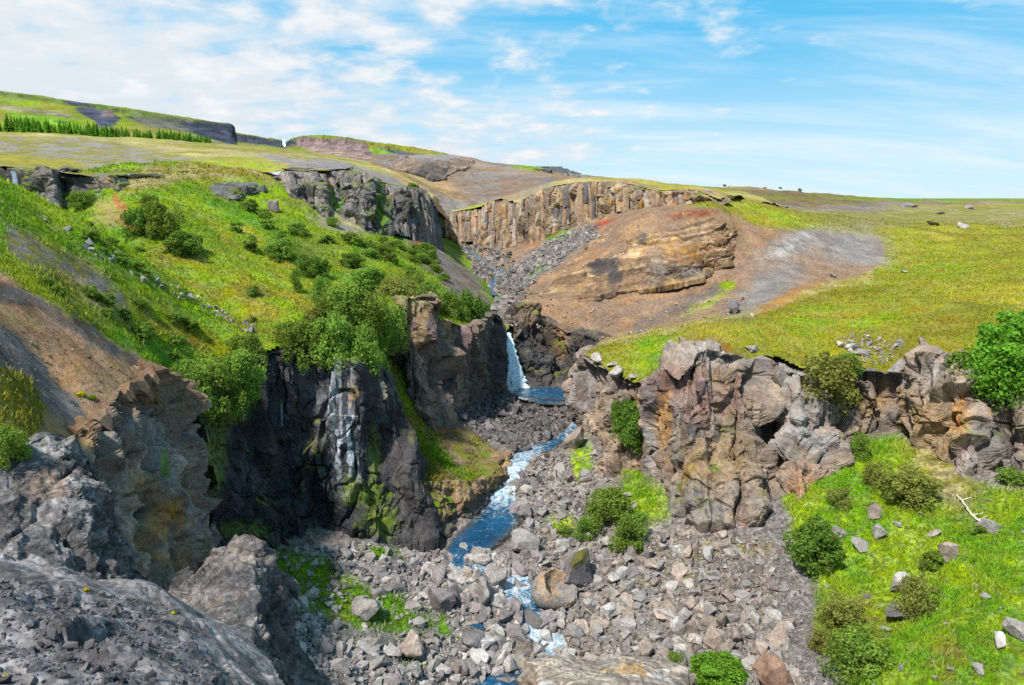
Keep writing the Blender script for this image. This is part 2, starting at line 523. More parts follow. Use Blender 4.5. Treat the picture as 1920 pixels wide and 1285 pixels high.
# ------------------------------------------------------------------ gorge floor
S1 = Sheet([(p[0], p[1], -p[2] / tanp(p[1])) for p in RIV[::2]] + [
    (1150,1200,29),(1300,1150,30),(1450,1100,31),(1400,1250,26),(1550,1285,24),(1300,1020,34.5),(1100,1000,38),(1150,950,39.5),(1200,900,41),(1090,870,45.5),(1130,840,46.5),(1060,800,52.5),
    (1480,1000,34),(1500,950,36),(1560,870,39),(1610,830,41),(1700,838,39.8),(1800,920,35),(1900,940,33),(1700,1000,32),(1900,1100,26.5),(1700,1150,27),(1900,1285,21.5),(1700,1285,22.5),(1550,1150,28.5),
    (560,1020,33.5),(700,1030,34.5),(830,1040,36),(600,1100,30),(700,1150,29),(850,1180,29.3),(620,1200,26.5),(700,1285,24.5),(830,1270,26.5),(400,1030,32),(500,1285,21.5),(1100,1285,26.5),
    (900,790,52),(870,830,48),(950,790,54),(930,755,57.5),(860,765,52),(1090,735,62),(1000,705,63.5),(1450,900,40.5),(1180,880,44.5)],
    world=[(-25, 30, -15.5), (25, 26, -13.2), (34, 30, -11.5), (30, 20, -13.5), (-14, 18, -16.5), (14, 18, -16.8), (0, 17, -19)],
    rough=((.55, 4.0, 3), (.16, .8, 3)), seed=3)
S1.carves.append((RIV_P[:, :4], .45))
S1.carves.append((np.array([[*PZ(965,740,-16.0), 5.0], [*PZ(1040,738,-16.0), 6.5], [*PZ(1105,742,-16.0), 5.0]]), .5))
P1 = Paint(GREY * .95, GREY * .7 + UMBER * .35, 2.2, 0, [
    ('p', [(1475,1000),(1455,905),(1545,880),(1600,820),(1700,820),(1830,912),(2000,930),(2300,1500),(1700,1500),(1560,1240),(1510,1090)], (GREEN * 1.05, LIME, 1.1), 14, 1),
    ('e', (1820,1240,130,40,0), (OLIVE, GREEN, .7), .6, .7), ('e', (1600,1180,60,60,0), (OLIVE, LIME, .6), .6, .8), ('e', (1780,890,40,90,-38), (OLIVE * .9, STRAW * .7, .7), .5, .4),
    ('p', [(1440,900),(1480,1000),(1520,1150),(1590,1300),(1500,1300),(1450,1120),(1425,960)], (GRAVEL * .62, GRAVEL * .95, .25), 7, .06),
    ('e', (610,1105,140,50,24), (GREEN * 1.1, LIME, .8), .35, 1), ('e', (735,1145,90,34,15), (GREEN, GREEN * .8, .8), .5, 1), ('e', (690,1190,60,16,5), (GREEN, GRAVEL, .8), .5, .7), ('e', (800,1175,40,22,5), (GREEN, GRAVEL, .6), .5, .7),
    ('e', (760,1240,45,16,10), (GREEN, GRAVEL, .6), .6, .7), ('e', (850,1190,40,14,0), (GREEN, GRAVEL, .6), .6, .5), ('e', (720,1035,50,12,0), (GREEN, GREEN, .8), .5, .9),
    ('e', (1195,945,60,40,0), (LIME, GREEN, .6), .45, 1), ('e', (1100,865,22,40,0), (GREEN, LIME, .6), .5, 1), ('e', (1190,880,20,40,0), (GREEN, LIME, .6), .5, 1), ('e', (1060,985,36,22,0), (LIME, OLIVE, .6), .6, .7),
    ('e', (1250,1080,60,20,0), (OLIVE, GRAVEL, .5), .6, .4), ('e', (940,770,120,36,0), BASALT * .75, .5, 0), ('e', (1040,715,70,26,0), DARK * 1.6, .5, 0), ('e', (1330,1030,110,14,0), (OLIVE, UMBER, .5), .6, .4)], warp=8)
EARTH = earth_mat("gorge_gravel", 7.0, 1.1, .55, .9, .10, speck=5.0)
TURF = earth_mat("turf", 3.6, .55, .45, 1.0, .16)
FARTURF = earth_mat("hill_turf", .55, .05, .42, .8, .8)
SOIL = earth_mat("bare_soil", 5.0, .7, .42, .7, .08)
WETROCK = lambda V: np.zeros(len(V))
def wet1(V):
    d, z, w = near_path(V[:, 0], V[:, 1], RIV_P[:, :4])
    return 0.75 * (1 - sstep(w * 1.0, w * 1.9, d))
gorge_floor = build_sheet("gorge_floor", S1, -.80, 1.25, 500, 15.5, 67, 250, None, P1, EARTH, "stony floor of the gorge with the river running through it", wet1)

# ------------------------------------------------------------------ left slopes
SA = Sheet([(0,355,31),(60,395,31.3),(100,428,31.6),(200,485,32.2),(260,520,33.6),(330,555,34.8),(400,595,35.6),(460,625,36.4),
    (0,440,27),(100,500,28),(250,600,31),(400,650,34.2),(0,520,24),(50,545,24.5),(110,570,25),(170,610,26),(230,660,27),(300,690,28),(330,715,29),
    (60,600,22.5),(0,600,20.5),(100,700,21),(0,700,17),(200,740,21.5),(80,800,17.5),(0,850,14.3),(150,640,24),
    (350,725,31),(430,705,33.0),(490,667,34.9),(540,657,36.1),(620,672,36.8),(690,680,38.8),(725,640,43),
    (750,565,47.5),(830,600,51),(880,610,55),(930,590,60),(945,605,62.5),
    (60,400,57),(130,441,48),(200,480,44),(350,556,40.5),(450,606,40),(40,405,54),
    (330,450,48),(300,400,55),(400,430,58),(450,500,48),(560,530,50),(560,600,42),(640,560,47),(650,500,58),(740,540,56),(700,460,68),(600,430,66),(500,400,68),(490,327,77),(450,322,79),(520,340,77),
    (400,326,74),(280,317,71),(200,340,64),(120,400,60),(330,313,76),(270,370,60),(300,330,67),
    (800,500,75),(850,545,66),(815,462,97),(885,545,74),(905,570,72),(860,500,96),(840,470,110),(850,447,142),(620,420,73),(700,437,77),(790,448,87),(560,395,73),(925,585,66)],
    world=[(-30, 20, -2.0), (-34, 14, -2.5), (-40, 40, 4), (-60, 70, 5), (-100, 66, 8)], rough=((.35, 3.5, 3), (.14, .7, 3)), seed=41)
PAA = Paint(LIME * .95, GREEN, 3.2, 1, [
    ('e', (470,560,190,60,28), (LIME * 1.1, YELLOW * .95, 2.0), .6, 1), ('p', [(380,400),(470,430),(620,520),(760,600),(720,620),(560,545),(440,480)], (LIME, YELLOW, 1.6), 12, 1),
    ('p', [(180,330),(270,310),(560,300),(540,350),(400,335),(300,345),(230,360)], (YELLOW * .8, STRAW * .8, 1.5), 8, .9),
    ('e', (150,520,110,26,33), (OLIVE, STRAW * .8, .8), .6, .8), ('e', (330,610,140,30,30), (YELLOW * .85, LIME, .8), .7, 1),
    ('p', [(10,425),(60,440),(150,500),(260,560),(250,575),(130,515),(20,470)], (GRAVEL * .8, OLIVE, .5), 7, .25),
    ('p', [(-400,500),(0,512),(60,548),(160,600),(240,660),(310,698),(330,760),(300,900),(100,1100),(-400,1100)], (BROWN * 1.15, TAN * .95, 1.6), 5, 0),
    ('p', [(-50,510),(60,548),(160,600),(240,660),(320,702),(250,690),(150,625),(70,580),(-50,560)], (GREY * .7, DARKBROWN, .6), 4, 0),
    ('p', [(-50,590),(30,630),(120,730),(190,800),(150,830),(60,730),(-50,680)], (GRAVEL * .85, GRAVEL * .65, .5), 8, 0),
    ('p', [(-400,670),(0,685),(55,705),(85,770),(60,860),(-400,1000)], (OLIVE, YELLOW * .8, .5), 7, 1),
    ('p', [(235,720),(300,690),(330,760),(260,800)], (GREY * .8, UMBER, .4), 8, 0),
    ('e', (222,390,12,26,-15), RED, .4, 0), ('e', (238,420,12,10,0), RED, .4, 0), ('e', (195,400,34,24,0), (TAN * .8, LIME, .5), .6, .3),
    ('p', [(745,430),(820,455),(870,500),(960,590),(955,640),(890,575),(840,530),(800,490)], (GREY * .75, UMBER * .8, 1.0), 9, .05), ('e', (800,455,18,12,30), RED * .7, .5, 0),
    ('e', (640,420,60,14,12), (STRAW * .9, GRAVEL, .6), .6, .3), ('e', (890,590,30,10,0), (LIME * 1.1, YELLOW, 1), .5, 1)], warp=7, seed=8)
# ------------------------------------------------------------------ right plateau, dirt slopes
SB = Sheet([(1088,668,52),(1115,652,56),(1140,690,47.8),(1190,718,45),(1240,692,43.5),(1330,655,43),(1430,668,42.3),(1500,692,41.6),(1600,685,42.6),(1660,700,42.4),(1700,692,41.6),(1760,665,40),(1820,712,38.8),(1930,735,37.5),
    (1280,640,47),(1130,640,57),(1250,615,56),(1380,590,59),(1500,560,63),(1650,520,72),(1700,480,85),(1800,550,58),(1900,600,46),(1700,620,48),(1550,630,48),(1900,480,80),(1900,420,125),(1700,430,108),(1665,470,90),
    (1400,420,84),(1500,430,88),(1450,436,84),(1620,440,96),(1340,392,83),(1400,385,112),(1550,400,145),(1700,400,165),(1900,395,190),(1700,386,240),(1900,384,260),(1500,390,150),
    (1400,560,66),(1450,500,75),(1550,510,76),(1600,480,83),(1350,500,76),(1300,580,67),(1200,605,68),(1100,605,69),(1100,640,64),(1000,560,78),(1060,520,82),(1020,600,69),(985,560,74),
    (1200,405,88),(1100,450,95),(1000,490,100),(930,480,112),(1350,420,82),(1270,395,87),(960,460,118),(900,462,126),(1060,430,104),(1130,408,98),(990,520,88)]
    + [(p[0], p[1], -p[2] / tanp(p[1])) for p in UPR[::2]],
    world=[(60, 40, -8.5), (90, 80, -5)], rough=((.4, 4.5, 3), (.10, .6, 3)), seed=77)
SB.carves.append((UPR_P[:, :4], .35)); SA.carves.append((UPR_P[:, :4], .35))
PB = Paint(YELLOW, YELLOW * .55 + LIME * .35, 3.6, 1, [
    ('e', (1560,600,170,30,-8), (YELLOW * 1.05, LIME, 1.4), .7, 1), ('e', (1750,500,200,26,0), (LIME * .9, YELLOW, 1.2), .7, 1), ('e', (1240,665,50,40,0), (LIME * 1.15, GREEN * 1.2, 1.2), .6, 1),
    ('p', [(1380,372),(1700,380),(2100,392),(2100,425),(1750,420),(1620,425),(1500,400),(1420,392)], (STRAW * .62, OLIVE, 4), 7, .5),
    ('e', (1560,385,110,9,2), (GRAVEL * .75, UMBER, 4), .5, .1), ('e', (1440,400,90,9,14), (LIME * 1.25, YELLOW, 3), .6, 1),
    ('p', [(840,440),(930,455),(1050,425),(1130,395),(1230,380),(1345,388),(1420,428),(1500,434),(1655,440),(1668,470),(1640,512),(1520,552),(1400,588),(1280,612),(1180,632),(1110,655),(990,660),(940,590),(900,520)], (BROWN, UMBER * 1.15, 2.2), 4, 0),
    ('p', [(1110,648),(1180,626),(1280,606),(1400,580),(1520,543),(1640,502),(1640,520),(1520,560),(1400,592),(1280,618),(1180,640)], (STRAW * .85, YELLOW, .9), 5, .6),
    ('e', (1490,462,62,18,-22), (PALE * .7, GRAVEL * .85, .8), .9, 0), ('e', (1610,478,50,12,8), (PALE * .62, GRAVEL * .85, .8), .9, 0), ('e', (1600,460,62,30,0), GRAVEL * .95, .7, 0), ('e', (1440,540,80,26,-30), GRAVEL * .9, .8, 0), ('e', (1470,565,60,9,-22), ORANGE * .8, .8, 0),
    ('e', (1300,400,45,5,-8), RED * .55, .8, 0), ('e', (1125,425,30,5,-35), RED * .7, .6, 0), ('e', (905,462,18,8,0), RED, .5, 0), ('e', (980,455,30,6,0), RED * .8, .6, 0), ('e', (1090,430,40,8,-30), TAN * .8, .6, 0),
    ('p', [(940,520),(985,480),(1030,450),(1110,420),(1125,440),(1060,485),(1000,525),(960,560)], (GREY, GREY * .65, .8), 6, 0),
    ('e', (1005,508,28,8,-40), GREEN, .5, 1), ('e', (1050,438,26,7,-20), GREEN, .5, .8), ('e', (1355,537,22,8,-20), LIME * 1.1, .5, 1), ('e', (1320,570,40,10,-30), (STRAW * .8, LIME, .8), .7, .4),
    ('p', [(1200,605),(1290,560),(1340,530),(1350,545),(1290,585),(1210,625)], (GREY * .7, UMBER, .5), 6, 0),
    ('e', (870,465,26,22,40), (LIME, GREEN, 1), .5, 1), ('e', (858,425,14,30,0), (LIME, GREEN, 1), .5, 1),
    ('e', (1060,650,40,30,0), (BASALT, UMBER, .6), .5, 0), ('e', (1100,628,16,14,0), (LIME, GREEN, 1), .5, 1), ('e', (1680,655,90,22,10), (OLIVE, YELLOW * .8, .8), .7, .9), ('e', (1320,680,70,40,0), (UMBER, RED * .6, .8), .6, .1)], warp=6, seed=15)
# ------------------------------------------------------------------ benches above the column cliffs, hills
SA2 = Sheet([(0,316,67),(60,318,63),(130,323,63),(190,328,64.5),(270,318,70),(330,316,74),(400,330,73),(470,328,75),(530,323,79),(600,323,80),(650,323,81),(700,333,84),(740,348,87),(790,355,93),(806,373,100),
    (50,292,92),(180,290,108),(300,293,104),(350,300,96),(430,300,98),(500,308,95),(600,308,101),(680,314,112),(750,334,114),(795,352,112),(822,385,122),(838,408,134),(0,250,170),(200,256,170),(400,270,170),(450,274,180),(550,285,185),(650,300,185),(700,308,160),(760,338,136),(120,300,85),(0,300,80),
    (835,402,150),(800,360,150),(850,400,160),(0,268,130),(100,268,135),(200,270,135),(300,275,138),(400,284,135),(500,292,140),(600,299,145),(680,308,140)],
    world=[(-150, 215, 15.5), (-100, 215, 13.5), (-60, 215, 10.5), (-40, 210, 9), (-70, 74, 6)], rough=((.45, 9.0, 3), (.12, 1.2, 3)), seed=23)
PA2 = Paint(STRAW * .72, OLIVE * 1.05, 6, .7, [
    ('p', [(-300,240),(0,254),(200,262),(330,285),(380,302),(300,306),(200,326),(130,318),(60,300),(0,285),(-300,270)], (GRAVEL * .85, OLIVE * .9, 2.2), 6, .15), ('e', (60,305,110,12,8), (YELLOW * .9, OLIVE, 2), .5, 1),
    ('e', (430,312,90,16,0), (YELLOW, LIME, 2), .5, 1), ('e', (250,312,60,8,0), GRAVEL * .9, .5, .1), ('e', (470,265,80,8,4), (YELLOW, STRAW, 3), .6, .9),
    ('p', [(480,290),(640,300),(740,330),(800,362),(795,368),(700,335),(600,318),(500,300)], (GRAVEL * .9, GRAVEL * .75, 2), 5, .1), ('e', (560,278,140,5,4), (LIME * .7, UMBER, 2), .6, .6),
    ('p', [(735,322),(790,335),(850,395),(850,450),(815,420),(800,375),(760,345)], (BROWN * 1.1, TAN * .9, 4), 6, 0), ('e', (740,322,60,4,20), (STRAW, YELLOW, 3), .6, .8), ('e', (800,360,50,4,35), (STRAW, YELLOW, 3), .6, .8)], warp=5, seed=33)
SB2 = Sheet([(845,398,136),(880,393,131),(912,383,127),(935,376,119),(960,383,117),(1000,363,113),(1050,348,107),(1100,341,103),(1150,341,99),(1185,350,96),(1230,358,93),(1300,358,89),(1350,373,85),
    (1000,352,150),(1100,336,140),(1200,343,130),(1300,350,125),(1400,375,112),(900,390,150),(880,388,145),(1200,341,180),(1350,360,170),(1450,385,140),(950,372,150)],
    world=[], rough=((.4, 6.0, 3), (.10, .8, 3)), seed=51)
PB2 = Paint(YELLOW * .95, STRAW * .75, 4, 1, [
    ('p', [(930,380),(1050,345),(1100,338),(1010,345),(940,365)], (BROWN * .9, GRAVEL * .8, 3), 8, .1), ('e', (1240,352,80,7,0), (YELLOW * 1.1, OLIVE, 2), .6, 1), ('e', (890,387,26,9,0), (LIME, YELLOW, 1.5), .5, 1)], warp=5, seed=36)
SM = Sheet([(690,296,250),(740,296,245),(800,296,252),(860,295,258),(900,302,260),(950,313,266),(980,318,278),(1050,321,300),(1100,331,310),(1170,340,310),(1250,347,290),(1300,351,250),(1380,359,230),(1450,356,255),(1550,367,300),(1640,374,380),
    (780,331,224),(850,331,226),(820,362,178),(880,367,172),(868,388,150),(950,345,215),(1000,341,210),(1060,346,190),(1000,365,168),(930,379,157),(960,373,158),(700,312,175),(760,338,150),(835,400,143),(1150,350,190),(1300,358,180),(1450,370,200),(1600,378,260),(1800,378,330),(2000,378,340)],
    world=[], rough=((1.6, 22.0, 4), (.35, 4.0, 3)), seed=61)
PM = Paint(BROWN * .8, GRAVEL * .8, 12, 0, [
    ('e', (820,350,70,16,20), (BROWN * 1.1, TAN * .85, 6), .6, 0), ('e', (950,345,90,26,10), (GRAVEL * .78, UMBER, 8), .6, 0), ('e', (1010,317,50,5,6), (LIME, GREEN, 4), .5, 0), ('p', [(1090,336),(1180,336),(1400,352),(1400,372),(1180,356)], (OLIVE, YELLOW * .7, 8), 5, 0),
    ('p', [(1390,354),(1460,352),(1660,370),(1660,384),(1500,384),(1400,375)], (UMBER * .85, OLIVE * .8, 8), 5, 0), ('p', [(1560,370),(2200,370),(2200,384),(1640,380)], (GREEN, OLIVE, 12), 3, 0)], warp=4, seed=66)
def plain_sheet():
    xs = np.linspace(-1.6, 1.6, 130); Y = np.exp(np.linspace(math.log(150), math.log(14000), 120))
    Yg, ug = np.meshgrid(Y, xs, indexing='ij'); X = ug * Yg
    Z = -9.0 + 6.5 * sstep(200, 900, Yg) + 0.6 * fbm(np.stack([X / 90, Yg / 90, 0 * X], -1), 4, 2)
    V = np.stack([X, Yg, Z], -1).reshape(-1, 3)
    c = mix(GREEN * .8, OLIVE, sstep(-.2, .3, fbm(V / 140, 4, 8)))
    return link("plain", raw_mesh("plain", V, grid_faces(120, 130)[:, ::-1], np.concatenate([c, np.zeros((len(c), 1))], 1), True), FARTURF, label="flat green farmland plain out to the horizon", kind='structure')
plain_sheet()
# ------------------------------------------------------------------ cliffs: lofted from surveyed stations (top, middle, foot), then fractured
def loft(stations, ns, nt, back=1.6, backdz=-.25, foot=.0):
    G = PA(np.array(stations, float))                     # (S,K,3)
    R = np.stack([cr(G[i], nt) for i in range(len(G))])   # (S,nt,3)
    R = cr(R, ns)                                         # (ns,nt,3)
    n = grid_normals(R)
    top = R[:, 0]; nh = n[:, :max(3, nt // 6)].mean(1); nh[:, 2] = 0
    nh /= np.maximum(np.sqrt((nh ** 2).sum(1, keepdims=True)), 1e-6)
    rows = []
    if back:
        step = np.sqrt(((R[:, 1] - R[:, 0]) ** 2).sum(-1)).mean(); nb = int(np.clip(back / step, 3, 26))
        for k in np.linspace(1, 1 / nb, nb):
            b = top - nh * back * k; b[:, 2] += backdz * k
            rows.append(b[:, None])
    if foot:
        f = R[:, -1:] + np.array([0, 0, -foot]); R = np.concatenate([R, f], 1)
    return np.concatenate(rows + [R], 1) if rows else R
def blocks(V, size, stretch, seed, tilt=.5, crack=.0, bevel=.15):
    """flat tilted facets, one per cell, meeting in bevelled edges of a set width"""
    p = V / size; p = p * np.array([1, 1, 1 / stretch])
    p = p + 0.16 * np.stack([vnoise(p * .9, seed + 1), vnoise(p * .9, seed + 2), vnoise(p * .9, seed + 3)], -1)
    f1, f2, h, vec, hb, vb = worley(p, seed, True)
    def plane(h, v):
        return (_re(h, 5) - .5) + tilt * ((_re(h, 6) - .5) * v[..., 0] + (_re(h, 7) - .5) * v[..., 1] + (_re(h, 8) - .5) * v[..., 2]) * 2
    t = np.clip((f2 - f1) * size / (2 * bevel), 0, 1) * .5
    d = plane(h, vec) * (.5 + t) + plane(hb, vb) * (.5 - t)
    if crack: d = d - crack * (1 - sstep(.0, .10, f2 - f1))
    return d * size, h
def fracture(R, amp=1.0, sizes=((2.6, .5, 1.8), (.95, .42, 1.6), (.36, .36, 1.3)), lump=.45, seed=1, strata=0.0, strata_wl=.6, ends=0, flute=0.0, flute_wl=1.0, dip=0.0, soft=0, fine=.016, bevel=.13):
    """big blocks with their steps eased over a few cells, then small crisp chips and joints on top"""
    n = grid_normals(R)
    d = lump * fbm(R / 3.2, 3, seed) * 1.6
    crisp = 0
    hs = []
    for k, (sz, a, st) in enumerate(sizes):
        b, h = blocks(R, sz, st, seed + 50 * k, .95, .0, bevel if sz > .3 else bevel * .5)
        if k < 2: d = d + a * b
        else: crisp = crisp + a * b
        hs.append(h)
    if strata:
        zc = R[..., 2] + dip * R[..., 0] + .25 * fbm(R / 2.5, 3, seed + 5)
        lay = np.floor(zc / strata_wl + .8 * fbm(R / 4.0, 2, seed + 6)).astype(np.int64)
        lr = _re(_hash(lay, lay * 0, lay * 0 + 3, seed), 3)
        crisp = crisp + strata * (lr - .5) * (.55 + .45 * fbm(R / 3.0, 2, seed + 16))
    if flute:
        q = R * np.array([1, 1, .10]) / flute_wl
        f1, f2, h, vec = worley(q, seed + 91)
        d = d + flute * ((_re(h, 5) - .5) * 1.0 + .55 * (.5 - f1)); hs.append(h)
    for _ in range(soft):
        d = np.concatenate([d[:1], (d[:-2] + 2 * d[1:-1] + d[2:]) / 4, d[-1:]], 0)
        d = np.concatenate([d[:, :1], (d[:, :-2] + 2 * d[:, 1:-1] + d[:, 2:]) / 4, d[:, -1:]], 1)
    # joints: thin recessed cracks, mostly upright
    w1, w2, h, vec = worley(R / 1.5 * np.array([1, 1, .4]) + .3 * np.stack([vnoise(R / .8, seed + 71), vnoise(R / .8, seed + 72), vnoise(R / .8, seed + 73)], -1), seed + 70)
    crisp = crisp - .20 * (1 - sstep(.02, .10, w2 - w1))
    flat = 1 - .68 * sstep(.70, .93, np.abs(n[..., 2]))          # tops stay low and worn
    d = (d + crisp + fine * 1.3 * fbm(R / .2, 3, seed + 8)) * amp * flat
    if ends:
        e = np.minimum(np.arange(R.shape[0]), np.arange(R.shape[0])[::-1]) / ends
        d = d * sstep(0, 1, e)[:, None]
    return R + n * d[..., None], hs
def clefts(R, n, V, L, seed=3):
    """deep upright gaps that part the wall into pillars: (photo column, half width px, depth m)"""
    px, py = proj(R)
    flat = 1 - sstep(.62, .9, np.abs(n[..., 2]))
    for i, (c, hw, dep) in enumerate(L):
        w = 15 * fbm(R / np.array([2.2, 2.2, 1.6]), 4, seed + 7 * i)
        lean = (py - 800) * .04 * math.sin(i * 2.1)
        dp = dep * flat * (.45 + .9 * np.clip(fbm(R / 1.8, 2, seed + 90 + i) + .35, 0, 1))
        V = V - n * (dp * np.exp(-((px + w - c + lean) / hw) ** 2))[..., None]
    return V
def tone(V, base, hs, spread=.35, alts=(), alt_w=.5, streak=0.0, streak_c=None, seed=1, top_c=None, vwl=1.6):
    """per-block tint, stained faces and vertical streaks: colours of the rock itself"""
    c = np.broadcast_to(np.asarray(base, float), V.shape).copy()
    n = fbm(V / vwl, 4, seed + 7)
    for k, (alt, amt) in enumerate(alts):
        m = sstep(1 - amt, 1 - amt + .25, .5 + .75 * fbm(V / (vwl * 1.3) * np.array([1, 1, .45]), 4, seed + 100 + 17 * k) + .45 * (_re(hs[min(1, len(hs) - 1)], 11 + k) - .5))
        c = mix(c, alt, m)
    for k, h in enumerate(hs[:3]):
        c = c * (1 + spread * (.55, .5, .35)[k] * (_re(h, 20 + k) - .5) * 2)[..., None]
    if streak:
        s = fbm(V * np.array([1 / .45, 1 / .45, 1 / 5.0]), 3, seed + 41)
        c = mix(c, streak_c, streak * sstep(.12, .4, s))
    return np.maximum(c * (1 + .18 * n)[..., None], .004)
def moss(V, c, amount, seed, nz=.55, col=None):
    n = grid_normals(V); up = np.abs(n[..., 2])
    m = sstep(nz - .15, nz + .15, up + .22 * fbm(V / .9, 3, seed)) * sstep(1 - amount - .15, 1 - amount + .15, .5 + .8 * fbm(V / 1.7, 4, seed + 3))
    return mix(c, 0, m) + (mix(GREEN * .8, OLIVE * .75, sstep(-.3, .3, fbm(V / .6, 3, seed + 4))) if col is None else col) * m[..., None]
def blob(V, c, cx, cy, rx, ry, col, soft=.5, w=1.0, ang=0, seed=3, wl=.7):
    px, py = proj(V)
    ca, sa = math.cos(math.radians(ang)), math.sin(math.radians(ang))
    dx, dy = px - cx, py - cy
    e = np.sqrt(((dx * ca + dy * sa) / rx) ** 2 + ((-dx * sa + dy * ca) / ry) ** 2)
    k = e < 2.4
    t = (w * (1 - sstep(1 - soft, 1 + soft, e[k] + .75 * fbm(V[k] / wl, 4, seed))))[:, None]
    c = c.copy(); c[k] = c[k] * (1 - t) + np.asarray(col) * t
    return c
def cliff(name, V, c, mat, label, wet=None, cat=None, kind='structure', group=None):
    a = np.zeros(V.shape[:2]) if wet is None else wet
    me = raw_mesh(name, V.reshape(-1, 3), grid_faces(*V.shape[:2]), np.concatenate([c.reshape(-1, 3), a.reshape(-1, 1)], 1), False)
    return link(name, me, mat, label=label, kind=kind, cat=cat, group=group)
ROCK = earth_mat("fractured_rock", 5.0, 1.3, .42, .9, .07)
ROCKN = earth_mat("near_rock", 9.0, 2.5, .5, .4, .025, speck=14.0)
ROCKF = earth_mat("distant_rock", 2.0, .4, .40, .9, .2)

# --- right cliff
C5 = [[(1160,640,60),(1155,700,59),(1150,760,58)],[(1105,652,55.5),(1108,750,55),(1112,820,53)],[(1089,664,52),(1098,770,50.5),(1115,880,47.5)],[(1140,690,47.5),(1145,790,46.5),(1150,895,44.5)],[(1180,715,46),(1180,800,45.4),(1183,885,44)],
      [(1202,725,44.5),(1197,830,43.3),(1200,905,41.5)],[(1215,712,42.5),(1213,850,41),(1230,960,38.5)],[(1250,688,41.5),(1245,850,39.5),(1255,1005,36.5)],[(1300,662,41),(1300,850,38.3),(1300,1015,35.3)],[(1350,652,41),(1360,850,38),(1360,1015,35)],
      [(1400,660,41),(1410,840,38.3),(1420,992,35.5)],[(1428,678,41.6),(1436,840,39.6),(1438,968,36.6)],[(1448,670,43),(1450,800,41.9),(1452,930,39)],[(1470,695,42.2),(1472,800,40.7),(1470,950,37.4)],[(1500,700,41),(1495,830,39.2),(1500,955,36.2)],
      [(1535,715,41),(1538,820,40),(1540,925,37)],[(1565,724,42),(1565,800,41.3),(1565,880,39.6)],[(1600,688,42.6),(1600,760,42.2),(1605,842,41)],[(1650,692,42.2),(1650,760,41.8),(1650,828,41)],[(1690,698,42.2),(1690,760,41.7),(1695,823,40.8)],
      [(1718,670,40.5),(1713,750,40),(1728,838,39.3)],[(1760,666,39.5),(1760,770,38.5),(1770,878,37.3)],[(1820,715,38.3),(1822,810,36.8),(1830,915,35.4)],[(1870,740,38),(1875,830,37),(1875,918,35.3)],[(1930,740,37),(1930,830,36),(1930,922,34.7)],[(2080,735,36),(2080,830,35),(2080,920,33.5)]]
R = loft(C5, 680, 170, 3.2, -.5, foot=.8)
V, hs = fracture(R, 1.0, ((3.0, .42, 2.0), (1.3, .60, 1.9), (.55, .46, 1.4)), .12, 101)
V = clefts(R, grid_normals(R), V, ((1130, 5, .7), (1168, 6, .9), (1203, 7, 1.2), (1238, 4, .7), (1285, 3.5, .5), (1332, 4, .4), (1385, 4.5, .8), (1446, 10, 1.0), (1487, 3.5, .5), (1545, 5, .8), (1572, 7, 1.2), (1628, 4.5, .8), (1662, 4, .6), (1696, 6, 1.4), (1738, 4, .5), (1783, 4, .7), (1846, 5, .9), (1885, 6, 1.2)))
c = tone(V, np.array([.205, .160, .125]), hs, .46, ((GREY * 1.1, .45), (ORANGE * .7, .12), (PURPLE, .22), (PALE * .6, .1), (BASALT, .28)), seed=101)
for b in ((1330,730,70,70,np.array([.24,.135,.10]),.5,.5),(1295,720,26,40,PURPLE * 1.1,.5,.4),(1330,665,70,22,PALE * .7,.6,.6),(1245,790,14,60,ORANGE * .85,.5,.6),(1190,800,10,70,TAN,.6,.6),(1300,960,60,50,GREY * 1.1,.5,.7),(1345,870,60,50,TAN * .75,.6,.6),
          (1510,920,36,40,np.array([.30,.17,.10]),.5,.8),(1500,760,30,50,GREY * 1.0,.6,.5),(1540,760,30,60,GREY * .8,.6,.6),(1640,760,30,40,TAN * .8,.6,.7),(1740,800,50,60,TAN * .8,.6,.7),(1800,780,18,40,ORANGE * 1.1,.5,.8),(1850,830,30,60,GREY * .8,.5,.75),(1740,700,26,22,PALE * .65,.6,.6),
          (1620,720,24,30,BASALT * 1.1,.5,.5),(1890,850,24,70,BASALT * 1.1,.5,.7),(1425,700,22,40,GREY * 1.0,.6,.5),(1215,760,12,40,GREY * .7,.5,.6),(1150,700,40,26,GREY * 1.25,.6,.6),(1150,830,40,60,np.array([.22,.155,.10]),.6,.6)):
    c = blob(V, c, *b)
c = moss(V, c, .22, 131, .8)
right_cliff = cliff("cliff", V, c, ROCK, "craggy brown and grey cliff with deep clefts below the right-hand meadow")
V5 = V

# --- left amphitheatre wall and its fin
CW = [[(352,742,29.4),(374,900,28.6),(376,1050,28)],[(375,748,31),(392,900,30.3),(396,1050,29.6)],[(430,722,33),(440,880,32.4),(448,1045,31.2)],[(488,668,34.9),(495,850,34.4),(505,1040,32.4)],[(525,658,35.9),(530,850,35.4),(540,1036,33)],[(560,658,36.3),(570,850,35.8),(575,1032,33.6)],
      [(600,666,36.5),(605,850,35.8),(606,1030,34.2)],[(640,672,36.5),(648,860,35.7),(650,1028,34.7)],[(668,680,36.7),(676,850,36.0),(685,1030,35)],[(690,690,38.0),(696,850,36.9),(705,1035,35.2)],[(712,688,39.2),(728,850,37.2),(735,1032,35.5)],[(730,705,39.2),(755,865,37.2),(770,1025,35.8)],[(762,775,38.8),(782,885,37.5),(792,1015,36.2)],
      [(797,850,38.8),(808,920,38),(815,1005,36.7)],[(810,885,40.2),(820,930,39.5),(826,1000,37.8)]]
R = loft(CW, 440, 160, 3.0, -.5, foot=.8)
V, hs = fracture(R, 1.0 - .5 * sstep(690, 730, proj(R)[0]), ((2.2, .5, 3.2), (.9, .6, 3.0), (.4, .5, 2.0)), .2, 211)
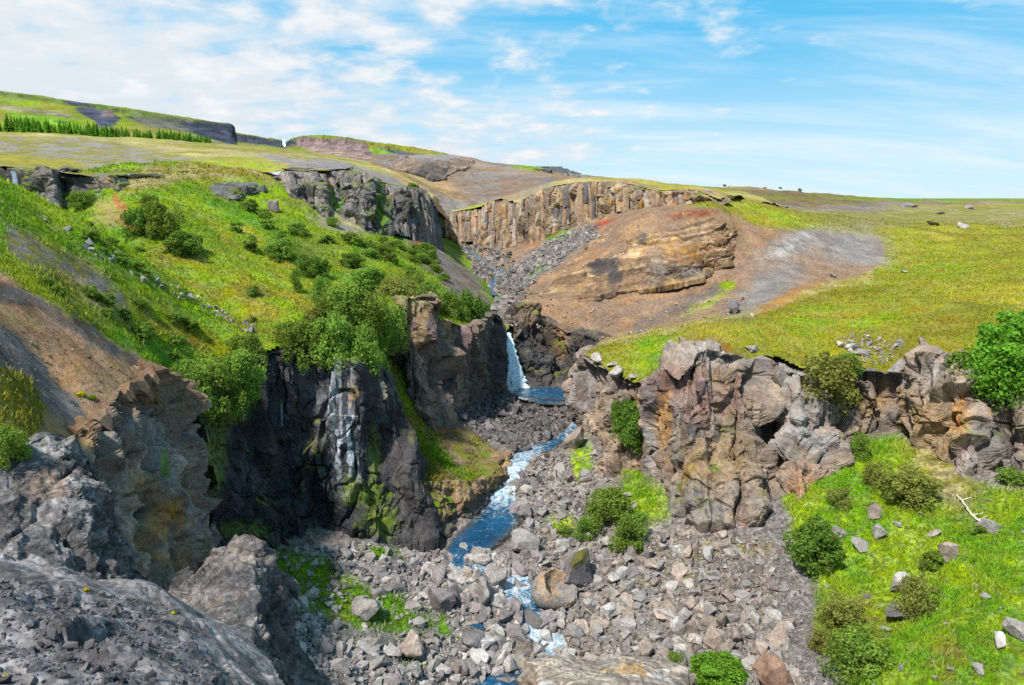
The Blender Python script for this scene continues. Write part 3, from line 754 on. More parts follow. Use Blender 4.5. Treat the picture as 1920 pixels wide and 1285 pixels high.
c = tone(V, np.array([.020, .021, .026]), hs, .6, ((np.array([.055, .057, .066]), .4), (DARKBROWN * .3, .2)), seed=211)
px, py = proj(V)
butt = sstep(690, 725, px) ; dry = sstep(0, 1, butt)
c2 = tone(V, np.array([.062, .058, .060]), hs, .3, ((np.array([.09, .08, .07]), .3), (BASALT * .6, .3)), seed=214)
c = mix(c, 0, dry) + c2 * dry[..., None]
for b in ((640,770,26,110,np.array([.42,.44,.47]),.5,.55),(655,850,22,60,np.array([.5,.55,.6]),.5,.6),(655,730,12,26,np.array([.30,.24,.17]),.5,.7),(665,750,9,20,ORANGE * .8,.5,.8),(730,745,26,18,np.array([.22,.2,.16]),.6,.6)):  # silver seep streaks: the water's wet sheen is painted into the pale colours
    s = fbm(V * np.array([1 / .16, 1 / .16, 1 / 3.0]), 3, 77)
    cc = blob(V, c, *b); c = mix(c, 0, sstep(-.05, .2, s)) + cc * sstep(-.05, .2, s)[..., None]
for b in ((420,760,50,30),(400,850,22,60),(440,990,30,16),(690,930,30,22),(712,980,34,30),(480,1000,22,16),(700,850,10,50),(660,920,18,26)):
    c = blob(V, c, *b, np.array([.10, .135, .015]), .6, .85, wl=.5, seed=5)
c = moss(V, c, .3, 231, .7)
wet = (1 - dry) * (.55 + .4 * sstep(-.2, .3, fbm(V / 1.2, 3, 9)))
cliff("cliff", V, c, ROCK, "dark wet basalt wall under the bushes on the left, streaked by seeping water", wet)

# --- brown rock by the pool
C2 = [[(772,905,37.4),(768,960,36.8),(764,1035,36.2)],[(830,902,39),(820,960,37.6),(815,1042,36.8)],[(880,902,40.4),(872,965,38.6),(852,1045,37)],[(908,893,42.4),(905,945,40.8),(884,1022,38.3)],[(935,868,44.8),(935,900,43.6),(922,968,41)],[(957,846,48),(958,862,47),(952,888,45.2)]]
R = loft(C2, 200, 90, 2.2, .15, foot=.6)
V, hs = fracture(R, .75, ((2.4, .35, .7), (1.0, .35, .7), (.4, .3, .8)), .35, 307, strata=.30, strata_wl=.5, dip=.25)
c = tone(V, np.array([.21, .135, .08]), hs, .3, ((TAN * .85, .35), (DARKBROWN, .3)), seed=307)
c = moss(V, c, .5, 311, .6)
pz = V[..., 2]; wetb = 1 - sstep(-17.6, -17.0, pz + .2 * fbm(V / .8, 2, 4)); c = mix(c, DARK * 1.2, wetb * .8)
cliff("cliff", V, c, ROCK, "low overhanging brown rock beside the deep blue pool", wetb * .8)

# --- bank above it
SL = Sheet([(775,905,37.6),(830,902,39.2),(880,902,40.6),(908,893,42.6),(935,868,45),(957,846,48),(800,850,42.5),(790,800,45.3),(765,745,46),(745,700,46.5),(850,850,44.8),(880,830,47.6),(850,805,48),(860,770,52),(910,745,57),(920,800,52),(930,830,49.8),(720,690,44),(900,860,46)],
           rough=((.35, 2.5, 3), (.12, .6, 3)), seed=91)
PL = Paint(LIME * .9, OLIVE, 1.4, .9, [('e', (855,850,40,45,30), (UMBER, OLIVE, .7), .6, .4), ('e', (838,800,22,10,0), RED, .5, 0), ('e', (880,790,40,30,20), (UMBER, OLIVE, .6), .6, .3), ('p', [(840,765),(905,740),(960,740),(960,840),(920,830),(880,800)], BASALT * .8, 10, 0), ('e', (770,720,14,60,-25), GREEN * .8, .5, 1), ('e', (830,860,60,14,38), GREEN, .5, 1), ('e', (930,850,26,40,20), (UMBER, TAN * .7, .6), .6, 0)], warp=6, seed=17)
dom = poly_xy([(775,905,37.6),(830,902,39.2),(880,902,40.6),(908,893,42.6),(935,868,45),(957,846,48.2),(935,825,50.5),(905,800,51.8),(900,745,56),(880,740,55),(850,760,50.5),(815,790,47.5),(785,790,47),(760,740,50),(720,690,48),(700,690,42),(760,770,39.5),(790,850,39)])
build_sheet("bank", SL, -.30, .02, 150, 36, 62, 200, dom, PL, TURF, "grassy bank with red soil between the left cliff and the river")

# --- left wall up to the waterfall
C3 = [[(735,640,53),(748,700,52),(765,790,49)],[(741,575,50),(750,700,49),(770,800,47)],[(748,556,47),(765,700,46.3),(785,808,45.8)],[(785,566,47.7),(800,700,46.9),(815,806,46.3)],[(830,598,50.2),(840,700,49.5),(850,778,48.9)],[(880,610,54.2),(876,680,53.5),(872,752,52.3)],[(925,590,58.7),(915,660,58),(908,735,56.5)],[(943,602,62.3),(940,670,61.5),(932,735,59.6)],[(948,626,65),(946,680,64),(943,735,61.8)]]
R = loft(C3, 280, 130, 3.0, -.4, foot=.8)
V, hs = fracture(R, .9, ((2.4, .42, 2.2), (.9, .5, 1.9), (.45, .46, 1.5)), .12, 401)
V = clefts(R, grid_normals(R), V, ((775, 4, .8), (815, 4, .7), (858, 5, 1.1), (893, 3.5, .6), (925, 3, .6)))
c = tone(V, np.array([.165, .120, .095]), hs, .36, ((PURPLE * .8, .35), (TAN * .75, .2), (BASALT, .3)), seed=401)
c = blob(V, c, 935, 640, 22, 70, BASALT * .55, .5, .8); c = blob(V, c, 760, 570, 30, 14, STRAW * .9, .5, .7); c = blob(V, c, 770, 740, 14, 60, BASALT * .7, .6, .7)
c = moss(V, c, .25, 431, .75)
cliff("cliff", V, c, ROCK, "purplish brown rock wall with a grassy top beside the main waterfall")

# --- back of the plunge pool
C4 = [[(940,600,68),(950,660,66.5),(958,742,64)],[(962,628,65.5),(965,660,64.5),(970,740,63)],[(974,575,67.5),(985,650,65.3),(992,722,63)],[(1006,572,68),(1015,650,65.8),(1022,722,63)],[(1022,600,68),(1035,670,66.5),(1045,727,63)],[(1060,618,66.5),(1066,680,64.5),(1072,730,62.3)],[(1090,625,64.5),(1095,690,62),(1100,740,60.5)],[(1135,640,60.5),(1135,700,59),(1135,745,58)]]
R = loft(C4, 230, 120, 1.6, .0, foot=.8)
V, hs = fracture(R, .9, ((2.0, .45, 1.4), (.8, .5, 1.2), (.34, .45, 1.0)), .4, 501)
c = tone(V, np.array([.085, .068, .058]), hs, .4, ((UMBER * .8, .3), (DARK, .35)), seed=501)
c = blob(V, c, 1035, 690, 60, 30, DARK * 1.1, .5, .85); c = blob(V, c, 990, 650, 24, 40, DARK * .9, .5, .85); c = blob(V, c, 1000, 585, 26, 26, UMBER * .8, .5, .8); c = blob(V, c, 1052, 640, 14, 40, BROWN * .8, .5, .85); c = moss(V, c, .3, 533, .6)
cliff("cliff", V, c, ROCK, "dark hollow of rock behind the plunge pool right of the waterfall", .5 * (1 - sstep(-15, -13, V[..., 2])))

# --- left sheets now that their rims are known
domA = poly_xy([(-2600,1000,9.5),(-900,1000,10.5),(-50,860,12.8),(50,830,14.6),(110,815,15),(150,802,18.8),(200,762,20.4),(250,717,22.9),(290,697,25.4),(322,712,27.6),(352,742,29.6),(375,748,31.3),(430,722,33.3),(488,668,35.2),(525,658,36.2),(560,658,36.6),(600,666,36.8),(640,672,36.9),(668,680,37.2),(690,690,38.6),(712,690,40),(735,640,44),(748,556,46.6),(785,566,48),(830,598,50.5),(880,610,54.5),(925,590,59),(943,602,62.6),(955,615,66),
    (950,585,73),(925,540,88),(905,500,105),(885,468,128),(870,447,150),(835,447,150),(822,470,104),(815,462,100),(790,448,92),(740,430,87),(700,437,82.5),(650,427,80.5),(620,417,79),(560,392,80),(530,345,84),(470,330,86),(400,325,86),(330,318,84),(270,325,76),(190,332,70),(130,345,68),(0,380,68),(-900,360,72),(-2200,360,72)])
build_sheet("slope", SA, -1.9, .06, 640, 9.5, 138, 460, domA, PAA, TURF, "green valley side on the left cut by a small gully")
domB = poly_xy([(1150,645,61.5),(1110,655,56),(1092,666,52),(1140,690,47.5),(1182,715,45.6),(1202,725,44),(1215,712,42.5),(1250,688,42),(1300,662,41.6),(1350,652,41.6),(1400,660,41.6),(1430,680,42.5),(1447,690,42.6),(1463,695,42.6),(1500,700,41.5),(1535,715,41.5),(1562,705,42),(1600,688,42.6),(1650,692,42.6),(1690,690,41.8),(1718,670,41),(1760,666,40),(1820,715,38.8),(1870,740,38.5),(1930,740,37.5),(2080,735,36.4),(3000,720,36),
    (3000,392,300),(1600,384,250),(1450,390,150),(1390,385,110),(1355,388,88),(1310,380,92),(1240,383,96),(1190,393,99),(1150,398,102),(1100,413,106),(1050,428,111),(1000,446,117),(940,450,123),(905,450,128),(880,440,135),(850,447,145),(835,447,145),(845,460,130),(880,480,112),(905,520,92),(915,550,80),(935,590,70),(948,625,65),(975,570,68),(1010,572,68.5),(1060,618,67),(1090,626,65)])
build_sheet("meadow", SB, -.12, 1.15, 460, 36, 300, 360, domB, PB, TURF, "yellow-green meadow with bare brown slopes on the right bank")
domA2 = poly_xy([(-2200,316,66),(-900,316,66),(0,316,65.5),(60,318,62),(130,323,62),(190,328,63.4),(270,318,67),(330,316,72),(400,330,76),(470,328,79),(530,323,79.8),(600,323,80),(650,323,82),(700,333,84.5),(740,348,87.5),(790,355,93.5),(806,373,100.5),(825,400,118),(850,430,140),(860,400,165),(780,300,220),(-2200,240,220)])
build_sheet("bench", SA2, -1.6, -.05, 400, 60, 215, 150, domA2, PA2, SOIL, "straw-coloured gravelly bench above the left-hand cliffs")
domB2 = poly_xy([(845,398,137.5),(880,393,132),(912,383,128),(935,376,120),(960,383,118.5),(1000,363,114.5),(1050,348,108.5),(1100,341,104.5),(1150,341,100.5),(1185,350,97.5),(1230,358,94),(1300,358,90),(1350,373,86),(1400,380,100),(1480,385,140),(1400,360,185),(1000,340,185),(850,390,160)])
build_sheet("terrace", SB2, -.12, .45, 230, 82, 186, 130, domB2, PB2, SOIL, "dry grassy terrace above the tan columnar cliff")
build_sheet("hill", SM, -.185, 1.0, 300, 138, 390, 120, None, PM, FARTURF, "bare brown hillside bowl beyond the gorge")
# --- gully head cliff, left
C9 = [[(-700,310,70),(-700,350,69),(-700,400,67)],[(-200,318,67),(-200,360,66),(-200,405,64)],[(0,318,65.5),(0,355,64),(0,398,61.5)],[(30,320,63),(30,360,62),(35,402,60)],[(70,320,62),(72,360,61),(75,402,59.5)],[(110,326,62),(110,355,61.5),(112,385,60.3)],[(150,332,63),(150,350,62.5),(150,376,61.8)],[(190,332,63.3),(190,352,62.8),(190,382,61.2)],[(215,330,62.8),(218,355,61.8),(220,384,60.6)],[(248,342,64.4),(248,358,63.6),(250,378,62.4)],[(272,356,65),(272,362,64.6),(272,370,64)]]
R = loft(C9, 260, 60, 5, .2, foot=1)
V, hs = fracture(R, .9, ((2.2, .45, 1.8), (.9, .45, 1.5)), .3, 601)
c = tone(V, np.array([.15, .135, .13]), hs, .35, ((BASALT * .7, .3), (TAN * .7, .2)), seed=601)
c = blob(V, c, 25, 355, 40, 40, DARK * 1.3, .5, .85); c = blob(V, c, 215, 355, 30, 24, np.array([.21,.17,.14]), .5, .7); c = moss(V, c, .5, 611, .55)
cliff("cliff", V, c, ROCKF, "small dark cliff at the head of the gully at the left edge")

def off_stations(sheet, st, y0=40, y1=140):
    out = []
    for row in st:
        r = []
        for px, py, off in row:
            h = sheet.hit(px, py, y0, y1)[0]
            r.append((px, py, h[1] - off))
        out.append(r)
    return out
C9b = off_stations(SA, [[(390,352,-.5),(390,358,-.2),(390,364,-.3)],[(405,343,.0),(405,355,.8),(407,366,.4)],[(430,340,.0),(430,356,1.2),(430,374,.6)],[(455,338,.0),(455,352,1.2),(456,368,.6)],[(480,340,-.2),(480,350,.6),(480,360,.3)],[(495,345,-.6),(495,350,-.4),(495,358,-.4)]])
R = loft(C9b, 90, 40, 1.5, -.1, foot=.6)
V, hs = fracture(R, .8, ((1.6, .45, 1.8), (.7, .45, 1.5)), .3, 631)
c = moss(V, tone(V, np.array([.11, .105, .105]), hs, .35, ((BASALT * .6, .3),), seed=631), .45, 633, .55)
cliff("rock_outcrop", V, c, ROCKF, "small dark rock outcrop on the green slope left of the columns", kind='structure')

# --- layered outcrop on the brown slope
C8 = off_stations(SB, [[(1000,566,-.4),(998,570,-.2),(996,578,-.5)],[(1035,535,-.1),(1035,553,.4),(1032,570,-.1)],[(1078,492,-.1),(1075,530,.7),(1070,562,.3)],[(1130,440,-.1),(1125,505,.9),(1120,556,.5)],[(1165,418,-.1),(1165,490,1.0),(1160,548,.5)],[(1200,405,-.1),(1198,475,.9),(1192,545,.5)],[(1240,398,-.1),(1240,475,1.2),(1238,540,.6)],[(1300,402,-.1),(1302,468,1.5),(1300,525,.7)],[(1342,412,-.1),(1352,455,1.4),(1346,502,.5)],[(1372,425,-.4),(1378,458,.0),(1374,500,-.3)]])
R = loft(C8, 300, 120, 1.5, .1, foot=.3)
V, hs = fracture(R, 1.0, ((3.2, .22, .5), (1.0, .2, .4), (.45, .2, .5)), .35, 701, strata=1.5, strata_wl=.7, dip=-.20)
c = tone(V, np.array([.21, .140, .085]), hs, .28, ((TAN * .85, .4), (DARKBROWN, .28), (np.array([.26,.13,.075]), .25)), seed=701)
zc = V[..., 2] - .20 * V[..., 0] + .25 * fbm(V / 2.5, 3, 9)
lay = np.floor(zc / .31).astype(np.int64); lr = _re(_hash(lay, lay * 0, lay * 0 + 3, 7), 3)
c = c * (.62 + .8 * lr)[..., None]
for b in ((1120,495,18,24,DARK * 1.2,.4,.9),(1152,510,14,30,DARK * 1.3,.4,.85),(1205,430,12,30,BASALT * .7,.4,.85),(1280,470,50,14,ORANGE * .75,.6,.6),(1290,510,40,12,GREY * .7,.6,.7),(1230,500,18,30,GREY * 1.0,.6,.5)):
    c = blob(V, c, *b)
cliff("rock_outcrop", V, c, ROCKF, "banded brown and ochre rock layers on the slope above the waterfall", kind='structure')

# --- column cliffs: a fluted face with the columns one can tell apart standing proud of it
def column_mesh(i, base, rnd):
    sides = rnd.choice((5, 6, 6, 7)); lev = 7
    vs, fs, cs = [], [], []
    ph = rnd.uniform(0, 6.28)
    rad = [rnd.uniform(.82, 1.12) for _ in range(sides)]
    ox = oy = 0.0
    for l in range(lev):
        z = l / (lev - 1)
        k = rnd.uniform(.9, 1.06) * (1 if l < lev - 1 else rnd.uniform(.6, .85))
        if l % 2 == 0: ox, oy = rnd.uniform(-.07, .07), rnd.uniform(-.07, .07)
        tintl = rnd.uniform(.8, 1.2)
        for s in range(sides):
            a = ph + s * 6.2832 / sides
            vs.append((.5 * rad[s] * k * math.cos(a) + ox, .5 * rad[s] * k * math.sin(a) + oy, z + (rnd.uniform(-.05, .03) if l == lev - 1 else 0)))
            cs.append(np.asarray(base) * tintl * rnd.uniform(.9, 1.1))
    for l in range(lev - 1):
        for s in range(sides):
            a, b = l * sides + s, l * sides + (s + 1) % sides
            fs.append((a, b, b + sides, a + sides))
    top = [tuple((lev - 1) * sides + s for s in range(sides))]
    me = bpy.data.meshes.new("basalt_column"); me.from_pydata(vs, [], fs + top)
    at = me.attributes.new('Col', 'FLOAT_COLOR', 'POINT')
    at.data.foreach_set('color', np.array([(*c, 0) for c in cs], np.float32).ravel())
    me.materials.append(ROCKF)
    return me
def columns(parent, R, meshes, n, width, rnd, hmin=.8, hmax=1.02, out=.15, nt0=None):
    """R: undisplaced loft grid, top..foot; each column stands in one to three broken lengths"""
    N = grid_normals(R)
    if nt0 is None: nt0 = R.shape[1] - NT_FACE
    for k in range(n):
        i = int(np.clip((k + rnd.uniform(.1, .9)) / n * (R.shape[0] - 1), 0, R.shape[0] - 1))
        top, ft = R[i, nt0], R[i, -1]
        nn = N[i, nt0 + 2:].mean(0); nn[2] = 0; nn /= np.linalg.norm(nn) + 1e-9
        side = np.array([-nn[1], nn[0], 0])
        w = width * rnd.uniform(.55, 1.35)
        dd = rnd.uniform(-.5, .3)
        ft = ft + nn * (out + dd) + np.array([0, 0, -.8]); f2 = top + nn * (out + dd * .8 + rnd.uniform(-.15, .1)) + side * rnd.uniform(-.12, .12)
        hh = rnd.uniform(hmin, hmax)
        cuts = [0.0] + sorted(rnd.uniform(.25, .8) for _ in range(rnd.choice((0, 0, 1, 1, 2)))) + [1.0]
        for q0, q1 in zip(cuts[:-1], cuts[1:]):
            a0 = ft + (f2 - ft) * hh * q0; a1 = ft + (f2 - ft) * hh * q1
            j = nn * rnd.uniform(-.16, .12) + side * rnd.uniform(-.1, .1)
            a0 = a0 + j; a1 = a1 + j
            ax = a1 - a0; L = np.linalg.norm(ax)
            q = Vector(ax / L).to_track_quat('Z', 'Y')
            o = link("basalt_column", rnd.choice(meshes), None, parent)
            ww = w * rnd.uniform(.85, 1.12)
            o.matrix_local = Matrix.LocRotScale(Vector(a0), q @ Matrix.Rotation(rnd.uniform(0, 6.28), 4, 'Z').to_quaternion(), Vector((ww, ww * rnd.uniform(.8, 1.2), L)))
rnd = random.Random(5)
C6 = [[(505,345,77),(510,360,76),(515,374,75)],[(530,324,78.5),(540,355,76.5),(552,388,74.5)],[(565,324,78.8),(575,360,76.5),(585,402,74.3)],[(598,326,79),(606,365,76.5),(614,417,74.2)],[(606,330,81.5),(620,370,80),(628,424,77.5)],[(615,322,81.5),(632,370,78.8),(645,424,76)],[(650,322,81),(660,370,79),(668,430,76.8)],[(695,328,82.5),(705,375,80.2),(712,437,78)],[(712,342,85),(722,385,83),(728,430,80.5)],[(742,350,86),(748,390,84),(752,432,81.5)],[(775,352,88.5),(780,400,86.2),(785,447,84.5)],[(793,356,92),(802,405,90.5),(808,456,88.5)],[(803,372,99),(812,415,97.5),(818,462,96)]]
NT_FACE = 80
R6 = loft(C6, 420, 80, 4.0, .6, foot=2.5)
V, hs = fracture(R6, .9 * (.22 + .78 * sstep(0, 14, np.arange(R6.shape[1]) - (R6.shape[1] - 81)))[None], ((3.0, .45, 2.0), (1.0, .55, 2.2)), .5, 801, flute=.9, flute_wl=.9)
c = tone(V, np.array([.135, .122, .118]), hs, .4, ((BASALT * .9, .35), (TAN * .75, .18), (PURPLE * .8, .15)), seed=801)
c = blob(V, c, 632, 385, 10, 40, GREEN * .9, .6, .9); c = blob(V, c, 716, 380, 9, 44, GREEN * .8, .6, .9); c = blob(V, c, 725, 405, 14, 22, GREEN * .8, .6, .7); c = moss(V, c, .4, 811, .6)
left_cols = cliff("cliff", V, c, ROCKF, "grey columnar basalt cliff high on the left bank")
cm = [column_mesh(i, b, rnd) for i, b in enumerate((np.array([.14,.125,.12]), np.array([.17,.15,.14]), BASALT * 1.1, np.array([.2,.155,.12]), np.array([.115,.108,.11]), np.array([.16,.125,.115])))]
for a, b, n in ((20, 175, 24), (190, 290, 24), (300, 415, 30)):
    columns(left_cols, R6[a:b, :-1], cm, n, .85, rnd, .9, 1.0, .1)
    columns(left_cols, R6[a:b, :-1], cm, n // 3, .8, rnd, .3, .6, .55)
C7 = [[(838,400,138),(838,420,137.5),(840,446,137)],[(860,397,134),(862,420,133),(864,446,131.5)],[(890,394,130),(892,418,129),(893,446,127)],[(903,392,128),(903,420,127),(903,456,123.5)],[(918,378,124),(918,415,122.5),(916,458,119.5)],[(945,376,119),(945,415,118),(944,458,116)],[(960,384,117.5),(962,415,116.5),(962,454,115)],[(1000,363,113.5),(1000,405,112.3),(1002,450,110.5)],[(1050,349,107.5),(1052,390,106.5),(1052,434,104.8)],[(1100,342,103.5),(1102,380,102.5),(1102,420,101)],[(1150,342,99.5),(1152,372,98.8),(1152,406,97.4)],[(1187,351,96.5),(1188,374,95.8),(1190,400,94.6)],[(1230,359,93.3),(1232,374,92.8),(1235,392,91.8)],[(1300,359,89.3),(1302,372,88.8),(1305,386,88)],[(1352,384,85.3),(1353,388,85),(1355,393,84.6)]]
NT_FACE = 70
R7 = loft(C7, 520, 70, 3.0, .25, foot=2.5)
V, hs = fracture(R7, .9 * (.22 + .78 * sstep(0, 14, np.arange(R7.shape[1]) - (R7.shape[1] - 71)))[None], ((3.0, .45, 2.0), (1.0, .55, 2.2)), .5, 901, flute=.9, flute_wl=.9)
c = tone(V, np.array([.215, .16, .11]), hs, .4, ((TAN * .95, .35), (BASALT, .25), (ORANGE * .7, .15), (GREY, .2)), seed=901)
c = blob(V, c, 1270, 380, 60, 8, np.array([.26,.15,.10]), .6, .6); c = moss(V, c, .25, 911, .7)
right_cols = cliff("cliff", V, c, ROCKF, "tan and brown columnar basalt cliff above the brown slope on the right bank")
cm2 = [column_mesh(i, b, rnd) for i, b in enumerate((np.array([.23,.165,.11]), np.array([.28,.20,.125]), BASALT * 1.1, np.array([.24,.15,.08]), np.array([.2,.16,.13]), np.array([.17,.13,.1]), np.array([.26,.22,.18])))]
columns(right_cols, R7[5:420, :-1], cm2, 105, .85, rnd, .93, 1.0, .05)
columns(right_cols, R7[5:410, :-1], cm2, 50, .7, rnd, .25, .7, .4)
columns(right_cols, R7[420:495, :-1], cm2, 11, 1.2, rnd, .7, 1.0, .15)

# --- near rocks, left
C10 = [[(70,880,17),(85,970,16),(90,1110,14.5)],[(150,802,18.8),(160,940,17.4),(160,1120,15.8)],[(200,762,20.4),(210,930,18.8),(210,1120,17.2)],[(250,716,22.9),(260,900,20.4),(265,1125,18.6)],[(290,695,25.4),(305,880,22.6),(310,1125,20.3)],[(318,708,27.4),(343,860,24.8),(350,1120,22)],[(342,742,29.2),(366,900,27.2),(372,1090,24.6)],[(354,780,31.5),(376,900,30),(378,1070,28.5)]]
R = loft(C10, 250, 190, 1.6, -1.3, foot=.5)
V, hs = fracture(R, 1.0, ((2.0, .42, 1.9), (.75, .55, 1.7), (.34, .55, 1.5), (.15, .28, 1.2)), .15, 1001, bevel=.06)
V = clefts(R, grid_normals(R), V, ((185, 8, .5), (232, 7, .6), (262, 6, .7), (288, 7, .9), (318, 5, .7), (345, 5, .7)))
c = tone(V, np.array([.20, .16, .125]), hs, .55, ((GREY * 1.15, .35), (TAN * .65, .25), (BASALT, .3)), seed=1001)
for b in ((300,960,26,50,ORANGE * .85,.5,.8),(330,950,14,30,ORANGE * .7,.5,.7),(345,1060,16,40,np.array([.25,.15,.07]),.5,.7),(310,830,30,80,GREY * 1.2,.6,.5),(220,780,50,40,GREY,.6,.6),(200,940,14,16,YELLOW * .7,.5,.7),(310,870,8,26,GREEN,.5,.8)):
    c = blob(V, c, *b, wl=.5)
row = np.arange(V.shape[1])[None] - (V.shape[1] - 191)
dirt = (1 - sstep(-4, 46, row + 26 * fbm(V / 1.3, 3, 44))) * np.ones(V.shape[:2])  # dirt brown blended over the top rows, also painted to darken the sunlit edge
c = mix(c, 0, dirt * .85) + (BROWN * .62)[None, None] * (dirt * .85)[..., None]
c = moss(V, c, .2, 1031, .8)
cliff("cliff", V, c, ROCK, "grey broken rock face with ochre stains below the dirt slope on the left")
C11 = [[(-600,850,13.6),(-600,950,12.9),(-600,1110,11.6)],[(-200,850,14.2),(-200,950,13.4),(-200,1110,12)],[(-20,868,14),(-10,950,13.1),(0,1090,11.8)],[(35,838,14.5),(40,950,13.3),(50,1100,11.9)],[(75,820,14.9),(80,945,13.5),(85,1105,12)],[(115,812,15.2),(118,940,13.7),(120,1110,12.2)],[(152,828,15.7),(165,950,14.1),(172,1120,12.6)],[(185,880,16.3),(200,985,14.8),(208,1120,13.1)],[(213,950,17.1),(230,1025,15.6),(242,1125,13.9)],[(238,1030,17.8),(254,1075,16.4),(265,1125,15)]]
R = loft(C11, 240, 170, 1.5, -.9, foot=.5)
V, hs = fracture(R, .62, ((1.3, .4, 1.4), (.42, .6, 1.7), (.17, .8, 1.5), (.08, .7, 1.2)), .25, 1101, bevel=.035, strata=.12, strata_wl=.22, dip=.15)
c = tone(V, np.array([.082, .078, .08]), hs, .6, ((GREY * .8, .3), (PURPLE * .8, .2), (BASALT * .8, .3)), seed=1101, vwl=.8)
c = blob(V, c, 100, 835, 80, 22, PALE * .5, .6, .6, wl=.4); c = blob(V, c, 90, 905, 40, 26, UMBER * 1.0, .6, .5, wl=.4)
cliff("rock_outcrop", V, c, ROCKN, "grey slabby rock crest at the left edge with a pale layered top", kind='structure')
CK = [[(325,1118,13),(335,1150,10.8),(335,1200,9.2)],[(362,1062,12.6),(368,1130,10.9),(368,1230,8.8)],[(405,1030,12.3),(415,1120,10.6),(418,1300,7.9)],[(448,1018,12.2),(458,1120,10.6),(460,1330,7.9)],[(485,1026,12.2),(497,1130,10.7),(515,1350,8.2)],[(506,1060,12.6),(522,1150,11.3),(555,1360,8.9)],[(522,1105,13.3),(545,1195,12.2),(600,1370,9.8)],[(528,1140,14.3),(560,1235,13.2),(640,1370,10.8)],[(532,1175,15.5),(575,1275,14.3),(660,1380,11.8)]]
R = loft(CK, 210, 180, 1.2, -1.3, foot=.5)
V, hs = fracture(R, .5, ((1.0, .35, 1.3), (.34, .6, 1.4), (.14, .9, 1.2), (.07, .8, 1.0)), .3, 1201, bevel=.03)
c = tone(V, np.array([.082, .077, .078]), hs, .6, ((GREY * .7, .3), (UMBER * .6, .15), (BASALT * .8, .3)), seed=1201, vwl=.7)
c = blob(V, c, 440, 1035, 60, 24, np.array([.17,.145,.125]), .6, .5, wl=.3)
cliff("rock_outcrop", V, c, ROCKN, "rough dark rock knob in the foreground left of the scree", kind='structure')
CB = [[(978,1275,10.6),(984,1300,9.8),(975,1380,8.6)],[(1000,1243,10.6),(1005,1285,9.6),(1000,1390,8)],[(1055,1230,10.8),(1060,1285,9.3),(1055,1390,7.6)],[(1110,1238,11),(1110,1290,9.2),(1110,1390,7.6)],[(1170,1230,11),(1170,1290,9.2),(1170,1390,7.6)],[(1235,1240,10.8),(1240,1290,9.4),(1240,1390,7.8)],[(1288,1252,10.6),(1298,1300,9.6),(1300,1390,8.2)],[(1315,1285,10.4),(1322,1320,9.7),(1330,1390,8.7)]]
R = loft(CB, 220, 90, 1.3, -1.5, foot=.5)
V, hs = fracture(R, .42, ((.9, .4, .8), (.34, .5, .8), (.15, .8, .8), (.07, .7, .8)), .3, 1301, bevel=.03)
c = tone(V, np.array([.21, .175, .145]), hs, .36, ((PALE * .7, .35), (TAN * .8, .25), (GREY * .8, .2)), seed=1301, vwl=.6)
cliff("rock_outcrop", V, c, ROCKN, "pale weathered rock top at the bottom edge, right of the stream", kind='structure')
SN = Sheet([(0,1062,10.8),(100,1082,10.2),(200,1096,9.9),(300,1112,9.8),(340,1135,9.6),(0,1285,5.6),(150,1285,5.8),(300,1285,6.2),(150,1180,7.4),(300,1185,7.8),(400,1285,7.1),(400,1210,8.4),(520,1300,8.2),(-200,1050,11)],
           world=[(-8, 12.4, -8.2), (-4.6, 11.6, -7.6), (-6, 4, -3.6), (-14, 8, -3.8), (-20, 11, -4.5), (-2, 4, -4.4), (0, 7, -7.5), (-9, 5, -3.4)], rough=((.22, 1.2, 3), (.06, .4, 2)), seed=97, chips=((1.1, .30), (.45, .22)))
def PN(V):
    n = fbm(V / .5, 4, 5); b, h = blocks(V, .22, 1, 17)
    c = mix(np.array([.15, .142, .148]), np.array([.07, .067, .071]), sstep(-.15, .25, n))
    px, py = proj(V)
    c = mix(c, np.array([.16, .145, .14]), .6 * sstep(.1, .4, fbm(V / 1.1, 3, 12)))
    return c * (.8 + .4 * _re(h, 3))[..., None], np.zeros(len(V))
domN = poly_xy([(-2600,1040,11.8),(-700,1040,11.8),(0,1056,11.6),(200,1085,11),(340,1120,10.8),(430,1160,10),(520,1290,9),(640,1500,6.5),(300,2000,3.0),(-3600,2000,3.0)])
build_sheet("ledge", SN, 0, 0, 0, 3.0, 12.4, 330, domN, PN, ROCKN, "bluish grey gravelly ledge in the near left corner", us=np.concatenate([np.linspace(-2.6, -.9, 50)[:-1], np.linspace(-.9, .1, 330)]))

# --- far hills
def far_hill(name, st, ns, nt, base, alts, regions, seed, label, size=22, amp=1.0, flute=0.0):
    R = loft(st, ns, nt, 60, -4, foot=6)
    V, hs = fracture(R, amp, ((size, .05, 1.2), (size * .4, .05, 1.2)), .9, seed, flute=flute, flute_wl=size * .35)
    px, py = proj(V)
    q = V / 30.0
    c = mix(base[0], base[1], sstep(-.25, .25, fbm(V / 45, 4, seed)))
    for kind, geo, col, soft in regions:
        ax, ay = px + 6 * fbm(q, 4, seed + 3), py + 3.2 * fbm(q, 4, seed + 9)
        t = sstep(-soft, soft, polydist(ax, ay, geo))
        c = mix(c, 0, t) + (np.asarray(col) * (1 + .8 * (_re(hs[-1], 31) - .5))[..., None]) * t[..., None]
    return cliff(name, V, np.maximum(c, .003), FARTURF, label)
SHADE_BLUE = np.array([.030, .036, .055])  # bluish shade of the far crags, put into their rock colour
